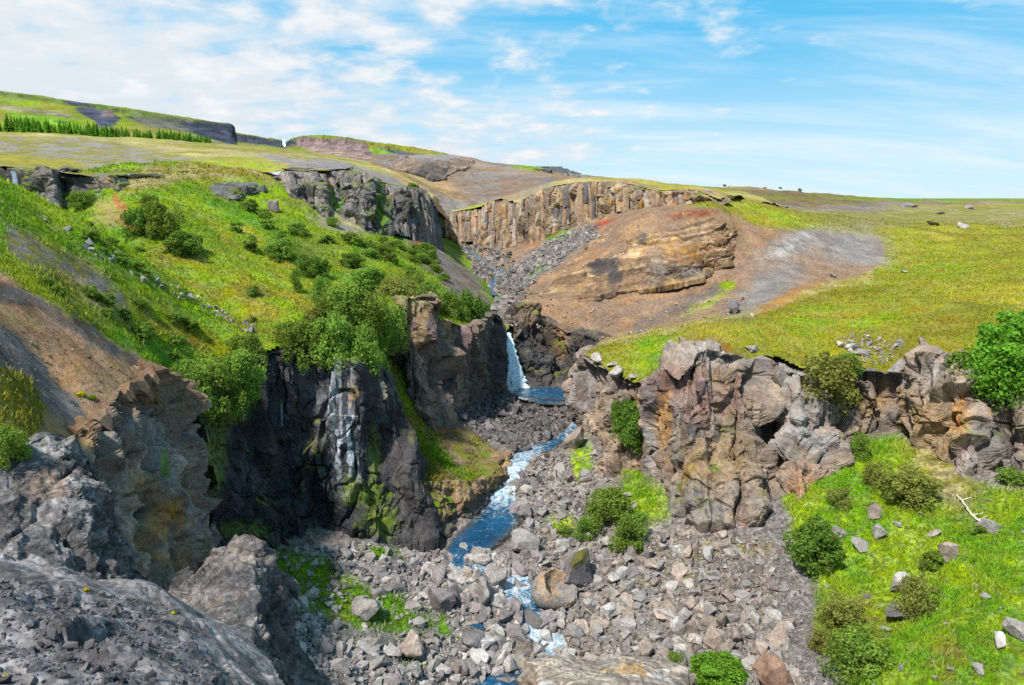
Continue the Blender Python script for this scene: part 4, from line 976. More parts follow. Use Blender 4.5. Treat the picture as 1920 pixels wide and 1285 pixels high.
far_hill("hill", [[(-900,90,690),(-900,140,665),(-900,190,620),(-900,300,480)],[(-260,140,690),(-260,180,665),(-260,215,620),(-260,300,480)],[(0,170,700),(0,192,680),(0,220,620),(0,300,480)],[(70,179,705),(70,200,685),(70,225,620),(70,300,480)],[(130,189,712),(130,203,695),(130,230,630),(130,300,480)],[(200,198,718),(200,215,705),(200,237,640),(200,300,490)],[(260,206,724),(260,222,710),(260,242,650),(260,300,500)],[(330,217,735),(330,230,722),(330,250,660),(330,300,520)],[(400,228,748),(400,240,738),(400,262,680),(400,300,540)],[(434,233,760),(436,244,755),(438,268,710),(440,300,560)],[(441,250,800),(443,258,790),(446,272,740),(450,300,580)]],
    300, 90, (LIME * .75, OLIVE), (), [('p', [(-300,150),(0,172),(130,190),(300,214),(436,232),(436,240),(300,224),(130,198),(0,180),(-300,160)], np.array([.07,.10,.03]), 3), ('p', [(115,189),(160,194),(175,202),(130,198)], SHADE_BLUE, 2), ('p', [(140,203),(175,204),(205,212),(230,222),(215,236),(188,238),(165,222)], SHADE_BLUE * 1.3, 2), ('p', [(190,206),(215,208),(215,220),(192,218)], np.array([.13,.10,.10]), 2), ('p', [(225,216),(330,222),(440,236),(442,252),(360,250),(280,236)], np.array([.075,.075,.06]), 3),
    ('p', [(330,226),(440,234),(446,275),(400,262),(375,258),(350,240)], SHADE_BLUE, 2.5), ('p', [(355,258),(380,262),(440,272),(440,282),(360,272)], np.array([.13,.11,.09]), 3), ('p', [(0,196),(130,214),(150,224),(60,212),(0,206)], np.array([.17,.15,.10]), 3), ('p', [(10,210),(120,222),(160,238),(40,236)], GREEN * 1.0, 5)], 1401, "green stepped hill with dark crags behind the pine wood", 24, 1.0)
far_hill("hill", [[(415,243,900),(415,256,892),(416,268,870),(420,300,640)],[(480,255,915),(480,264,908),(481,274,880),(482,300,640)],[(528,263,925),(528,268,920),(528,277,885),(530,300,640)],[(534,268,940),(534,272,935),(534,278,890),(535,300,640)],[(542,263,925),(542,268,920),(543,277,880),(545,300,640)],[(560,256,880),(560,265,872),(562,278,840),(565,300,640)],[(600,253,850),(602,265,842),(605,282,800),(610,310,620)],[(650,257,835),(652,270,828),(655,286,790),(660,310,600)],[(700,266,825),(702,280,818),(705,296,780),(710,320,580)],[(760,274,820),(762,288,810),(765,300,770),(770,330,560)],[(820,284,820),(822,292,812),(824,302,770),(830,330,560)],[(868,298,830),(870,304,820),(872,312,780),(880,340,560)],[(960,325,860),(960,330,850),(960,340,800),(960,360,600)]],
    340, 70, (LIME * .7, OLIVE), (), [('p', [(410,244),(480,256),(532,266),(532,276),(480,272),(420,264)], SHADE_BLUE, 2), ('p', [(534,264),(556,262),(556,274),(534,276)], SHADE_BLUE * 1.1, 2), ('p', [(550,262),(575,256),(640,261),(690,270),(700,294),(640,284),(560,276)], np.array([.145,.105,.105]), 2), ('p', [(545,272),(690,290),(700,304),(600,290)], np.array([.20,.14,.12]), 3), ('p', [(690,278),(740,284),(745,302),(715,304)], GREEN, 3), ('p', [(700,276),(760,284),(850,298),(840,302),(750,292)], SHADE_BLUE * 1.6, 2.5)], 1451, "far hill with a purple-brown cliff and the notch of a distant waterfall", 20, 1.0, flute=2.5)
CM = off_stations(SM, [[(728,300,-2),(728,304,-1),(728,310,-2)],[(742,297,-1),(742,306,3),(745,318,2)],[(780,297,-1),(782,312,5),(785,326,3)],[(815,297,-1),(818,316,6),(820,338,3)],[(840,297,-1),(842,310,5),(842,326,3)],[(865,296,-1),(868,304,4),(868,315,2)],[(890,301,-2),(890,305,0),(890,310,-1)]], 120, 380)
R = loft(CM, 200, 40, 6, 0, foot=2)
V, hs = fracture(R, 1.0, ((5, .22, 2.5), (2, .2, 2.5)), .8, 1501, flute=1.2, flute_wl=2.2)
c = tone(V, np.array([.15, .115, .09]), hs, .4, ((BASALT * .8, .3), (TAN * .7, .25)), seed=1501, vwl=5)
c = blob(V, c, 810, 318, 24, 18, DARK * 1.4, .5, .8, wl=4)
cliff("rock_outcrop", V, c, ROCKF, "brown columnar crag crowning the bare hillside bowl", kind='structure')
CM2 = off_stations(SM, [[(1000,316,-3),(1000,319,-1),(1000,323,-2)],[(1030,313,-2),(1030,318,4),(1032,324,2)],[(1060,317,-2),(1060,323,4),(1062,328,2)],[(1090,327,-3),(1090,329,0),(1090,333,-2)]], 120, 420)
R = loft(CM2, 90, 24, 8, 0, foot=2)
V, hs = fracture(R, 1.0, ((5, .3, 1.5), (2, .3, 1.5)), .8, 1551)
cliff("rock_outcrop", V, tone(V, np.array([.075, .075, .08]), hs, .4, seed=1551, vwl=5), ROCKF, "low dark crag on the skyline above the tan column cliff", kind='structure')
# ------------------------------------------------------------------ water
def water_mat():
    m = new_mat("river_water"); t = NT(m)
    a = t.n('ShaderNodeAttribute', attribute_name='Col')
    sp = t.n('ShaderNodeSeparateColor'); t.l(a.outputs['Color'], sp.inputs[0])
    foam, edge = sp.outputs[0], sp.outputs[1]
    pos = t.n('ShaderNodeNewGeometry').outputs['Position']
    n = t.math('ADD', t.math('MULTIPLY', t.noise(pos, 2.2, 8, .72, dist=1.2), .72), t.math('MULTIPLY', t.noise(pos, 8.0, 6, .7, dist=.6), .38))
    f = t.ramp(t.math('ADD', n, t.math('MULTIPLY', foam, .27)), .62, .98)
    streak = t.ramp(t.noise(pos, 4.0, 6, .7, dist=1.5), .42, .68)
    deep = t.mix(t.ramp(t.noise(pos, .7, 4), .3, .7), (.002, .018, .048), (.004, .060, .135))
    mid = t.mix(streak, deep, (.030, .20, .34))
    c = t.mix(t.math('MULTIPLY', t.math('ADD', foam, .18), .85, True), deep, mid)
    e = t.ramp(t.math('ADD', edge, t.math('MULTIPLY', t.noise(pos, 3.0, 5, .65), .6)), .85, 1.25)
    c = t.mix(e, c, (.045, .045, .038))
    c = t.mix(f, c, (.84, .91, .94))
    b = t.bsdf(Base_Color=c, Roughness=t.ramp(f, 0, 1, .06, .6), IOR=1.33)
    t.l(t.ramp(t.math('ADD', edge, t.math('MULTIPLY', t.noise(pos, 3.6, 5, .7), .6)), 1.10, 1.34, 1.0, 0.0), b.inputs['Alpha'])
    t.l(t.bump(t.noise(pos, 5.5, 6, .7, dist=.8), .55, .14), b.inputs['Normal'])
    t.out(b.outputs[0])
    return m
WATER = water_mat()
def fall_mat(name, alpha, lo=(.30, .54, .68), hi=(.90, .95, .97)):
    m = new_mat(name); t = NT(m)
    pos = t.n('ShaderNodeNewGeometry').outputs['Position']
    s = t.noise(pos, 3.6, 8, .72, (3.6, 3.6, .35), .5)
    c = t.mix(t.ramp(s, .36, .60), lo, hi)
    b = t.bsdf(Base_Color=c, Roughness=.35)
    t.l(t.bump(s, .8, .12), b.inputs['Normal'])
    if alpha < 1:
        a = t.ramp(t.noise(pos, 2.0, 2, .5, (2, 2, .15)), .3, .7, alpha * .6, alpha)
        t.l(a, b.inputs['Alpha'])
    t.out(b.outputs[0])
    return m
FALL = fall_mat("falling_water", 1.0)
VEIL = fall_mat("thin_falling_water", .38, (.10, .2, .34), (.42, .55, .7))
def river(name, path, n, m, label, seed=4):
    L = cr(path, n)
    tan = np.gradient(L[:, :2], axis=0); tan /= np.sqrt((tan ** 2).sum(1, keepdims=True)) + 1e-9
    nrm = np.stack([-tan[:, 1], tan[:, 0]], -1)
    v = np.linspace(-1, 1, m)
    w = L[:, 3:4] * .5 * 1.35
    XY = L[:, None, :2] + nrm[:, None] * (v[None] * w)[..., None]
    Z = np.repeat(L[:, 2:3], m, 1)
    foam = np.clip(L[:, 4:5], 0, 1) * np.ones((1, m))
    q = np.stack([XY[..., 0], XY[..., 1], Z * 0], -1)
    Z = Z + (.03 + .16 * foam) * fbm(q / .55, 4, seed) - .04
    V = np.stack([XY[..., 0], XY[..., 1], Z], -1)
    c = np.stack([foam, np.abs(v)[None] * np.ones_like(foam), foam * 0], -1).reshape(-1, 3)
    return link(name, raw_mesh(name, V.reshape(-1, 3), grid_faces(n, m), c, True), WATER, label=label, kind='structure')
river("river", RIV_P, 420, 26, "bright blue river tumbling between boulders along the gorge floor")
river("river", UPR_P[3:], 160, 20, "shallow stream running over stones above the waterfall", 6)
def pool(name, poly, z, label):
    xy = PA(np.array([(a, b, -z / tanp(b)) for a, b in poly], float))
    n, m = 60, 14
    ring = cr(np.vstack([xy, xy[:1]]), n + 1)[:-1]
    c = ring.mean(0); r = np.linspace(0, 1.25, m)
    V = c + (ring[:, None] - c) * r[None, :, None]
    V[..., 2] = z + .02 * fbm(V / .5, 3, 3)
    i = np.arange(n * m).reshape(n, m); j = np.roll(i, -1, 0)
    F = np.stack([i[:, :-1], i[:, 1:], j[:, 1:], j[:, :-1]], -1).reshape(-1, 4)
    e = np.repeat(np.clip(r, 0, 1.25)[None] * .9, n, 0)
    col = np.stack([e * 0 + .10, e, e * 0], -1).reshape(-1, 3)
    return link(name, raw_mesh(name, V.reshape(-1, 3), F, col, True), WATER, label=label, kind='structure')
pool("pool", [(955,738),(985,728),(1040,724),(1105,728),(1112,752),(1060,752),(1000,746)], -15.99, "blue plunge pool at the foot of the main waterfall")
pool("pool", [(870,1155),(905,1150),(940,1158),(950,1172),(905,1182),(865,1172)], -18.62, "small still blue pool among the boulders left of the rapids")
pool("pool", [(905,1262),(955,1262),(980,1290),(960,1320),(900,1320),(890,1280)], -19.36, "still blue water at the bottom edge of the picture")
def curtain(name, rows, n, m, thick, mat, label, seed=3, group=None):
    """rows: (px_left, px_right, py, Y) from lip to foot; a closed tongue of water"""
    L = np.stack([PA(np.array([(r[0], r[2], r[3]) for r in rows], float)), PA(np.array([(r[1], r[2], r[3]) for r in rows], float))], 1)
    G = cr(L, n)
    c = G.mean(1); e = (G[:, 1] - G[:, 0]) / 2
    a = np.linspace(0, 2 * math.pi, m, endpoint=False)
    w = np.sqrt((e ** 2).sum(1))
    d = np.cross(e, np.gradient(c, axis=0)); d /= np.sqrt((d ** 2).sum(1, keepdims=True)) + 1e-9
    d *= (w * thick)[:, None]
    V = c[:, None] + e[:, None] * np.cos(a)[None, :, None] + d[:, None] * np.sin(a)[None, :, None]
    q = V * np.array([1, 1, .22]) / (w.mean() * .35)
    dirv = V - c[:, None]
    V = V + dirv * (.55 * fbm(q, 5, seed, .6))[..., None]
    i = np.arange(n * m).reshape(n, m); j = np.roll(i, -1, 1)
    F = np.stack([i[:-1], j[:-1], j[1:], i[1:]], -1).reshape(-1, 4)
    me = raw_mesh(name, V.reshape(-1, 3), F, None, True)
    return link(name, me, mat, label=label, cat="waterfall", group=group)
curtain("waterfall", [(944,958,626,64.6),(945,960,633,63.9),(946,966,655,63.2),(947,976,690,62.6),(949,988,718,62.0),(950,1000,740,61.6)], 90, 40, .35, FALL, "white main waterfall dropping into the plunge pool at the centre")
curtain("waterfall", [(521,529,654,37.0),(523,529,668,36.4),(525,530,700,36.1),(526,530,740,35.95),(527,530,800,35.75)], 90, 14, .6, VEIL, "thin thread of water falling down the dark wet wall on the left")
curtain("waterfall", [(20,30,322,62.2),(23,32,332,61.3),(24,34,350,60.9),(26,36,372,60.5),(28,38,396,59.8)], 50, 18, .4, VEIL, "small cascade on the gully-head cliff at the left edge")
# ------------------------------------------------------------------ stones and boulders
def stone_mat(name, fine=9.0):
    m = new_mat(name); t = NT(m)
    a = t.n('ShaderNodeAttribute', attribute_name='Col')
    oi = t.n('ShaderNodeObjectInfo')
    pos = t.n('ShaderNodeNewGeometry').outputs['Position']
    n1 = t.noise(pos, fine, 5, .65); n2 = t.noise(pos, 2.0, 4, .6)
    k = t.math('ADD', t.ramp(n1, .25, .75, .62, 1.38), t.ramp(n2, .3, .7, -.2, .2))
    k = t.math('MULTIPLY', k, t.ramp(oi.outputs['Random'], 0, 1, .78, 1.25))
    cc = t.n('ShaderNodeCombineColor')
    for i in range(3): t.l(k, cc.inputs[i])
    c = t.mix(1.0, a.outputs['Color'], cc.outputs[0], 'MULTIPLY')
    b = t.bsdf(Base_Color=c, Roughness=.85)
    b.inputs['Specular IOR Level'].default_value = .25
    t.l(t.bump(t.math('ADD', t.noise(pos, fine * 2.5, 6, .7), n1), .8, .05), b.inputs['Normal'])
    t.out(b.outputs[0])
    return m
STONE = stone_mat("stone")
def hull_stone(rnd, npts, flat=.75):
    bm = bmesh.new()
    ax = [1.0, rnd.uniform(.6, .95), flat * rnd.uniform(.75, 1.1)]
    for _ in range(npts):
        v = Vector((rnd.gauss(0, 1), rnd.gauss(0, 1), rnd.gauss(0, 1))).normalized()
        m = max(abs(v.x), abs(v.y), abs(v.z)); v = v.lerp(v / m, .45)        # towards a box: angular blocks
        bm.verts.new((v.x * ax[0] * .5, v.y * ax[1] * .5, v.z * ax[2] * .5))
    r = bmesh.ops.convex_hull(bm, input=bm.verts[:])
    bmesh.ops.delete(bm, geom=[v for v in bm.verts if not v.link_faces], context='VERTS')
    return bm
def stone_arrays(rnd, npts, flat=.75):
    bm = hull_stone(rnd, npts, flat)
    bm.verts.ensure_lookup_table(); bmesh.ops.triangulate(bm, faces=bm.faces[:])
    V = np.array([v.co[:] for v in bm.verts]); F = np.array([[v.index for v in f.verts] for f in bm.faces])
    bm.free()
    return V, F
rs = random.Random(21)
MARKS = []          # named boulders and shrubs that other labels refer to
SMALL = [stone_arrays(rs, rs.choice((8, 8, 9, 10)), rs.uniform(.55, .85)) for _ in range(14)]
def boulder_mesh(rnd, base, npts=15, flat=.8, moss_top=False, seed=0):
    bm = hull_stone(rnd, npts, flat)
    bmesh.ops.bevel(bm, geom=bm.edges[:], offset=.022, segments=1, affect='EDGES')
    bmesh.ops.triangulate(bm, faces=bm.faces[:])
    for _ in range(2): bmesh.ops.subdivide_edges(bm, edges=[e for e in bm.edges if e.calc_length() > .15], cuts=1, use_grid_fill=True)
    bmesh.ops.triangulate(bm, faces=bm.faces[:])
    V = np.array([v.co[:] for v in bm.verts])
    nn = np.array([v.normal[:] for v in bm.verts])
    d, h = blocks(V, .32, 1.0, 900 + seed, .6)
    V = V + nn * (.16 * d + .03 * fbm(V / .16, 3, seed))[:, None]
    for v, c in zip(bm.verts, V): v.co = c
    me = bpy.data.meshes.new("boulder"); bm.to_mesh(me); bm.free()
    c = np.asarray(base) * (1 + .35 * fbm(V / .35, 3, seed + 5) + .3 * (_re(h, 3) - .5))[:, None]
    if moss_top:
        t = sstep(.22, .40, V[:, 2] + .2 * fbm(V / .2, 3, seed + 9)); c = mix(c, OLIVE * .7, t)
    at = me.attributes.new('Col', 'FLOAT_COLOR', 'POINT')
    at.data.foreach_set('color', np.concatenate([np.maximum(c, .01), np.zeros((len(c), 1))], 1).astype(np.float32).ravel())
    me.materials.append(STONE)
    me.polygons.foreach_set('use_smooth', np.zeros(len(me.polygons), bool))
    return me
SG = np.array([.205, .187, .175]); SBR = np.array([.22, .178, .15]); SPU = np.array([.165, .145, .147]); SPA = np.array([.33, .31, .295]); SDK = np.array([.075, .07, .072]); STN = np.array([.36, .235, .13])
def spot(sheet, px, py, y0=14, y1=200):
    return sheet.hit(px, py, y0, y1)[0]
def boulder(sheet, px, py, w, h, base, label, npts=15, moss_top=False, group=None, flat=None, up=None, name="boulder", sink=.22, y1=200, tilt=.3):
    rnd = random.Random(int(px * 7 + py * 13))
    foot = spot(sheet, px, py + h * .42, y1=y1)
    k = math.sqrt((foot ** 2).sum()) / FPX
    W, Hh = w * k, h * k
    me = boulder_mesh(rnd, base, npts, 1.0, moss_top, int(px + py))
    o = link(name, me, None, label=label, cat="boulder", group=group)
    o.location = (foot[0], foot[1] + W * .25, foot[2] + Hh * (.5 - sink * .5))
    MARKS.append((px, py, label))
    o.rotation_euler = (rnd.uniform(-tilt, tilt), rnd.uniform(-tilt, tilt), rnd.uniform(0, 6.28))
    o.scale = (W * 1.08, W * 1.02, Hh * 1.12)
    return o
B = boulder
def hollow_boulder(px, py, w, h):
    """a boulder scooped out on its upper right side, the rim standing like a broken bowl"""
    foot = spot(S1, px, py + h * .42); k = math.sqrt((foot ** 2).sum()) / FPX
    W = w * k
    bm = bmesh.new(); bmesh.ops.create_icosphere(bm, subdivisions=5, radius=.5)
    D = np.array([v.co[:] for v in bm.verts]) * 2
    d, hh = blocks(D, .55, 1, 77, .6)
    axis = np.array([.55, -.35, .75]); axis /= np.linalg.norm(axis)
    V = D * (.5 * (1 + .15 * d + .05 * fbm(D / .3, 3, 6)))[:, None] * np.array([1, .9, .9])
    h_ = V @ axis; rho = np.sqrt(np.maximum((V ** 2).sum(1) - h_ ** 2, 0))
    h0 = .20 + .03 * fbm(D / .4, 3, 4)
    hol = sstep(0, .03, h_ - h0) * (1 - sstep(.30, .40, rho))
    newh = h0 - .26 * (1 - np.clip(rho / .40, 0, 1) ** 2) + .03 * fbm(D / .15, 3, 8)
    V = V + axis * np.where(h_ > h0, newh - h_, 0)[:, None]
    ca = h_ / .5
    for v, c in zip(bm.verts, V): v.co = c
    me = bpy.data.meshes.new("hollow_boulder"); bm.to_mesh(me); bm.free()
    rim = sstep(-.1, .35, ca)
    c = mix(SG * .9, STN * .85, rim * sstep(-.3, .2, fbm(D / .5, 3, 12))); c = mix(c, SG * .75, hol * sstep(-.2, .2, fbm(D / .3, 2, 9))); c = c * (1 + .35 * fbm(D / .2, 3, 5))[:, None]
    at = me.attributes.new('Col', 'FLOAT_COLOR', 'POINT'); at.data.foreach_set('color', np.concatenate([np.maximum(c, .01), np.zeros((len(c), 1))], 1).astype(np.float32).ravel())
    o = link("boulder", me, STONE, label="ochre hollowed-out boulder like a broken bowl beside the rapids", cat="boulder")
    o.location = (foot[0], foot[1] + W * .2, foot[2] + W * .32); o.scale = (W * 1.05, W, W * .95)
hollow_boulder(1040, 1112, 80, 68)
B(S1,1085,1078,86,60,SPU * 1.1,"big purple-grey boulder with a mossy top above the ochre hollow one",12,True,tilt=.08)
B(S1,985,1020,52,50,SG*.95,"rounded grey boulder at the lower end of the deep blue pool",16)
B(S1,928,1085,42,44,SG*1.05,"blocky grey boulder on the left side of the upper rapids",12)
B(S1,905,1122,50,60,SG*1.1,"tall grey boulder with pale top left of the rapids",14)
B(S1,828,1130,48,60,SPU*.9,"squarish dark grey boulder at the edge of the left grass patch",10)
B(S1,857,1118,34,38,SPU*.8,"dark boulder wedged right beside the squarish dark one",11)
B(S1,822,1082,38,30,SPU,"low purple-grey boulder above the squarish dark one",12)
B(S1,879,1076,36,28,SBR*1.1,"rounded brown boulder just below the outlet of the pool",18)
B(S1,905,1053,42,28,SG*1.2,"long pale grey boulder lying in the pool outlet",12)
B(S1,843,1049,28,32,SG*1.15,"pale angular boulder at the foot of the brown overhang",10)
B(S1,998,1174,48,42,SDK*1.3,"dark wet boulder splitting the rapids in two",16)
B(S1,1036,1180,30,36,SG*.9,"grey boulder right of the dark wet one in the rapids",13)
B(S1,975,1204,64,32,SPU*1.1,"long purple-grey slab beside the lower cascade",14)
B(S1,893,1210,54,34,SDK*1.7,"broad dark boulder left of the long slab by the cascade",14)
B(S1,982,1228,46,30,SBR*.85,"brown boulder under the long slab by the cascade",12)
B(S1,941,1240,20,38,SPA*.95,"upright pale grey stone below the cascade",9)
B(S1,772,1216,52,48,SBR*1.1,"large brownish boulder in the lower left scree",14)
B(S1,685,1146,60,38,SG*1.3,"pale flat-faced boulder in the left grass patch",14)
B(S1,855,1256,22,32,SBR,"upright brown stone at the bottom left of the stream",9)
B(S1,978,958,46,46,SPU*1.05,"large grey boulder on the right shore of the deep pool",14)
B(S1,965,912,24,20,SG,"grey boulder standing in the upper rapids",12); B(S1,956,927,32,16,SPA*.8,"flat pale stone in the upper rapids",12); B(S1,987,922,26,24,SG*1.2,"pale boulder right of the upper rapids",10)
B(S1,1066,1232,30,30,SPA,"pale angular boulder right of the lower cascade",9); B(S1,1082,1206,26,20,SG*1.1,"bluish grey stone above the pale boulder by the lower cascade",12)
B(S1,1076,822,42,50,SBR*.8,"big rounded brown boulder on the right bank of the middle reach",18); B(S1,1215,1222,44,34,SBR*1.0,"brown triangular boulder at the bottom of the right scree",10); B(S1,1258,1216,32,24,SG,"grey boulder right of the brown triangular one",12)
for px, py, w, h, col, lab in ((1307,1185,36,38,SBR*1.15,"blocky tan boulder in the lower right scree"),(1343,1203,38,38,SBR,"brown boulder right of the blocky tan one in the scree"),(1380,1198,24,44,SBR*1.15,"upright tan slab in the right scree"),(1355,1168,20,36,SBR*1.1,"narrow upright stone above the brown boulders in the scree"),(1433,1219,38,28,SBR*1.15,"tilted brown slab near the gravel run"),(1464,1200,34,38,SBR*1.1,"brown boulder at the edge of the gravel run"),
     (1455,1272,64,52,np.array([.27,.165,.115]),"large reddish brown boulder at the bottom edge beside the gravel run"),(1368,1228,46,26,SBR*.9,"flat reddish slab low in the right scree"),(1408,1190,28,26,SG*1.1,"grey boulder beside the upright tan slab"),(1295,1098,26,20,SG*1.15,"pale grey stone high in the right scree"),(1318,1140,26,28,SG,"grey stone halfway down the right scree"),(1400,1100,24,16,SG*1.2,"grey stone near the top of the gravel run"),(1300,1130,22,18,SBR,"brown stone in the middle of the right scree"),(1150,1090,26,22,SG*1.1,"grey boulder right of the big mossy boulder"),(1185,1075,30,26,SPU,"purple-grey boulder below the right bushes"),(1140,1020,34,24,SG*1.2,"pale boulder left of the lower right bush"),(1120,995,30,26,SPA*.9,"pale boulder between the two bushes below the cliff")):
    B(S1, px, py, w, h, col, lab, 11)
B(S1,1692,1100,44,48,SPA*1.1,"white-topped boulder on the lower green slope beside a shrub",13); B(S1,1695,1154,52,26,SG*.7,"long dark slab under the white-topped boulder",12)
for px, py, w, h, col, lab in ((1569,1000,34,24,SG*.95,"dark grey boulder on the green slope right of the round shrub"),(1653,1000,26,30,SPA*.8,"upright pale boulder in the middle of the green slope"),(1615,1028,36,15,SG*.9,"flat grey stone on the green slope below the two boulders"),(1780,1038,28,30,SBR*1.3,"pinkish boulder on the right part of the green slope"),(1768,1050,22,16,SBR*.9,"small brown stone leaning on the pinkish boulder"),(1644,964,38,14,SBR*.8,"half-buried brown stone high on the green slope"),(1686,984,18,11,SPA*.8,"small pale stone above the middle of the green slope"),(1856,992,32,24,SPA*.75,"grey boulder at the foot of the dead branch"),(1876,1206,22,28,SPA*.8,"leaning pale stone near the right edge"),(1912,1190,36,34,SG*1.1,"grey boulder cut by the right edge of the picture"),(1668,1181,20,11,SPA*.8,"small flat pale stone below the long dark slab"),(1840,1262,24,16,SG*1.1,"grey stone in the bottom right corner of the slope"),(1755,1005,26,10,SG,"low grey stone right of the upright pale boulder"),(1850,1120,16,12,SPA*.7,"small stone low on the right of the green slope")):
    B(S1, px, py, w, h, col, lab, 12)
for px, py, w, h, col, lab in ((1376,578,28,26,SDK*1.5,"dark boulder on the lip between meadow and brown slope"),(1563,517,13,8,SG,"small stone on the bare slope below the pale patches"),(1697,509,11,9,SPA*.8,"single pale stone in the meadow right of the bare slope"),(1753,420,22,8,SG*1.1,"flat grey boulder far out in the meadow"),(1808,424,18,10,SG*1.1,"grey boulder right of the flat one far out in the meadow"),(1766,399,16,6,SDK*1.6,"dark low stone in the distant dry grass"),(1825,389,20,10,SG*.9,"grey boulder on the distant dry plain near the right edge"),(1704,386,34,9,SG*.9,"long grey rock on the distant dry plain"),(1583,646,28,14,SPA,"pale stone at the left of the rock patch above the cliff"),(1602,652,26,13,SPA*.9,"pale stone in the middle of the rock patch above the cliff"),(1620,664,34,11,SG,"flat slab at the foot of the rock patch above the cliff"),(1628,641,18,9,SPA*.85,"small pale stone at the top of the rock patch"),(1690,643,16,10,SG,"grey stone in the meadow right of the rock patch"),(1322,654,22,16,SG*1.3,"grey stone on the crown of the big red-topped crag"),(1412,655,24,14,SG*1.3,"grey stone on the cliff rim right of the red-topped crag"),(1285,690,22,10,SPA*.8,"pale stone on the left shoulder of the red-topped crag"),(1412,592,9,6,SPA,"tiny pale stone on the near edge of the meadow")):
    B(SB, px, py, w, h, col, lab, 12, y1=330)
for px, py, w, h, col, lab in ((1122,672,30,16,SG*1.3,"grey knob of rock on the rim at the meadow's left corner"),(1160,700,34,20,SG*1.25,"lumpy grey rock on the rim above the dark recess bush"),(1190,706,22,14,SG*1.3,"small grey rock right of the lumpy one on the rim"),(1148,684,22,12,SPA*.8,"pale rock between the rim rocks at the meadow corner")):
    B(SB, px, py, w, h, col, lab, 12, y1=330)
B(SA,514,385,26,32,SPU*.9,"dark upright rock standing on the green slope below the columns",12)
# loose stones: the largest are objects of their own, the rest is scree
class Zone:
    def __init__(s, sheet, poly, n, smin, smax, cols, label, group, power=2.2, y0=16, y1=70):
        s.__dict__.update(locals())
def zone_points(z, rng):
    W = sheet_pts = z.sheet.hit([p[0] for p in z.poly], [p[1] for p in z.poly], z.y0, z.y1)
    x0, x1, y0, y1 = W[:, 0].min() - 1, W[:, 0].max() + 1, W[:, 1].min() - 1, W[:, 1].max() + 1
    X = rng.uniform(x0, x1, z.n * 5); Y = rng.uniform(max(y0, 3.5), y1, z.n * 5)
    Zv = z.sheet.H(X, Y); px, py = proj(np.stack([X, Y, Zv], -1))
    q = np.stack([X, Y, Zv * 0], -1)
    k = inpoly(px + 16 * fbm(q / 1.5, 3, 5), py + 10 * fbm(q / 1.5, 3, 8), z.poly)
    if z.sheet is S1 and z.power < 2.3: k &= (P1(np.stack([X, Y, Zv], -1))[1] < .5) | (rng.random(len(k)) < .22)
    k = np.nonzero(k)[0][:z.n]
    u = rng.random(len(k))
    size = z.smin * (1 - u * (1 - (z.smin / z.smax) ** z.power)) ** (-1 / z.power)
    return np.stack([X[k], Y[k], Zv[k]], -1), size
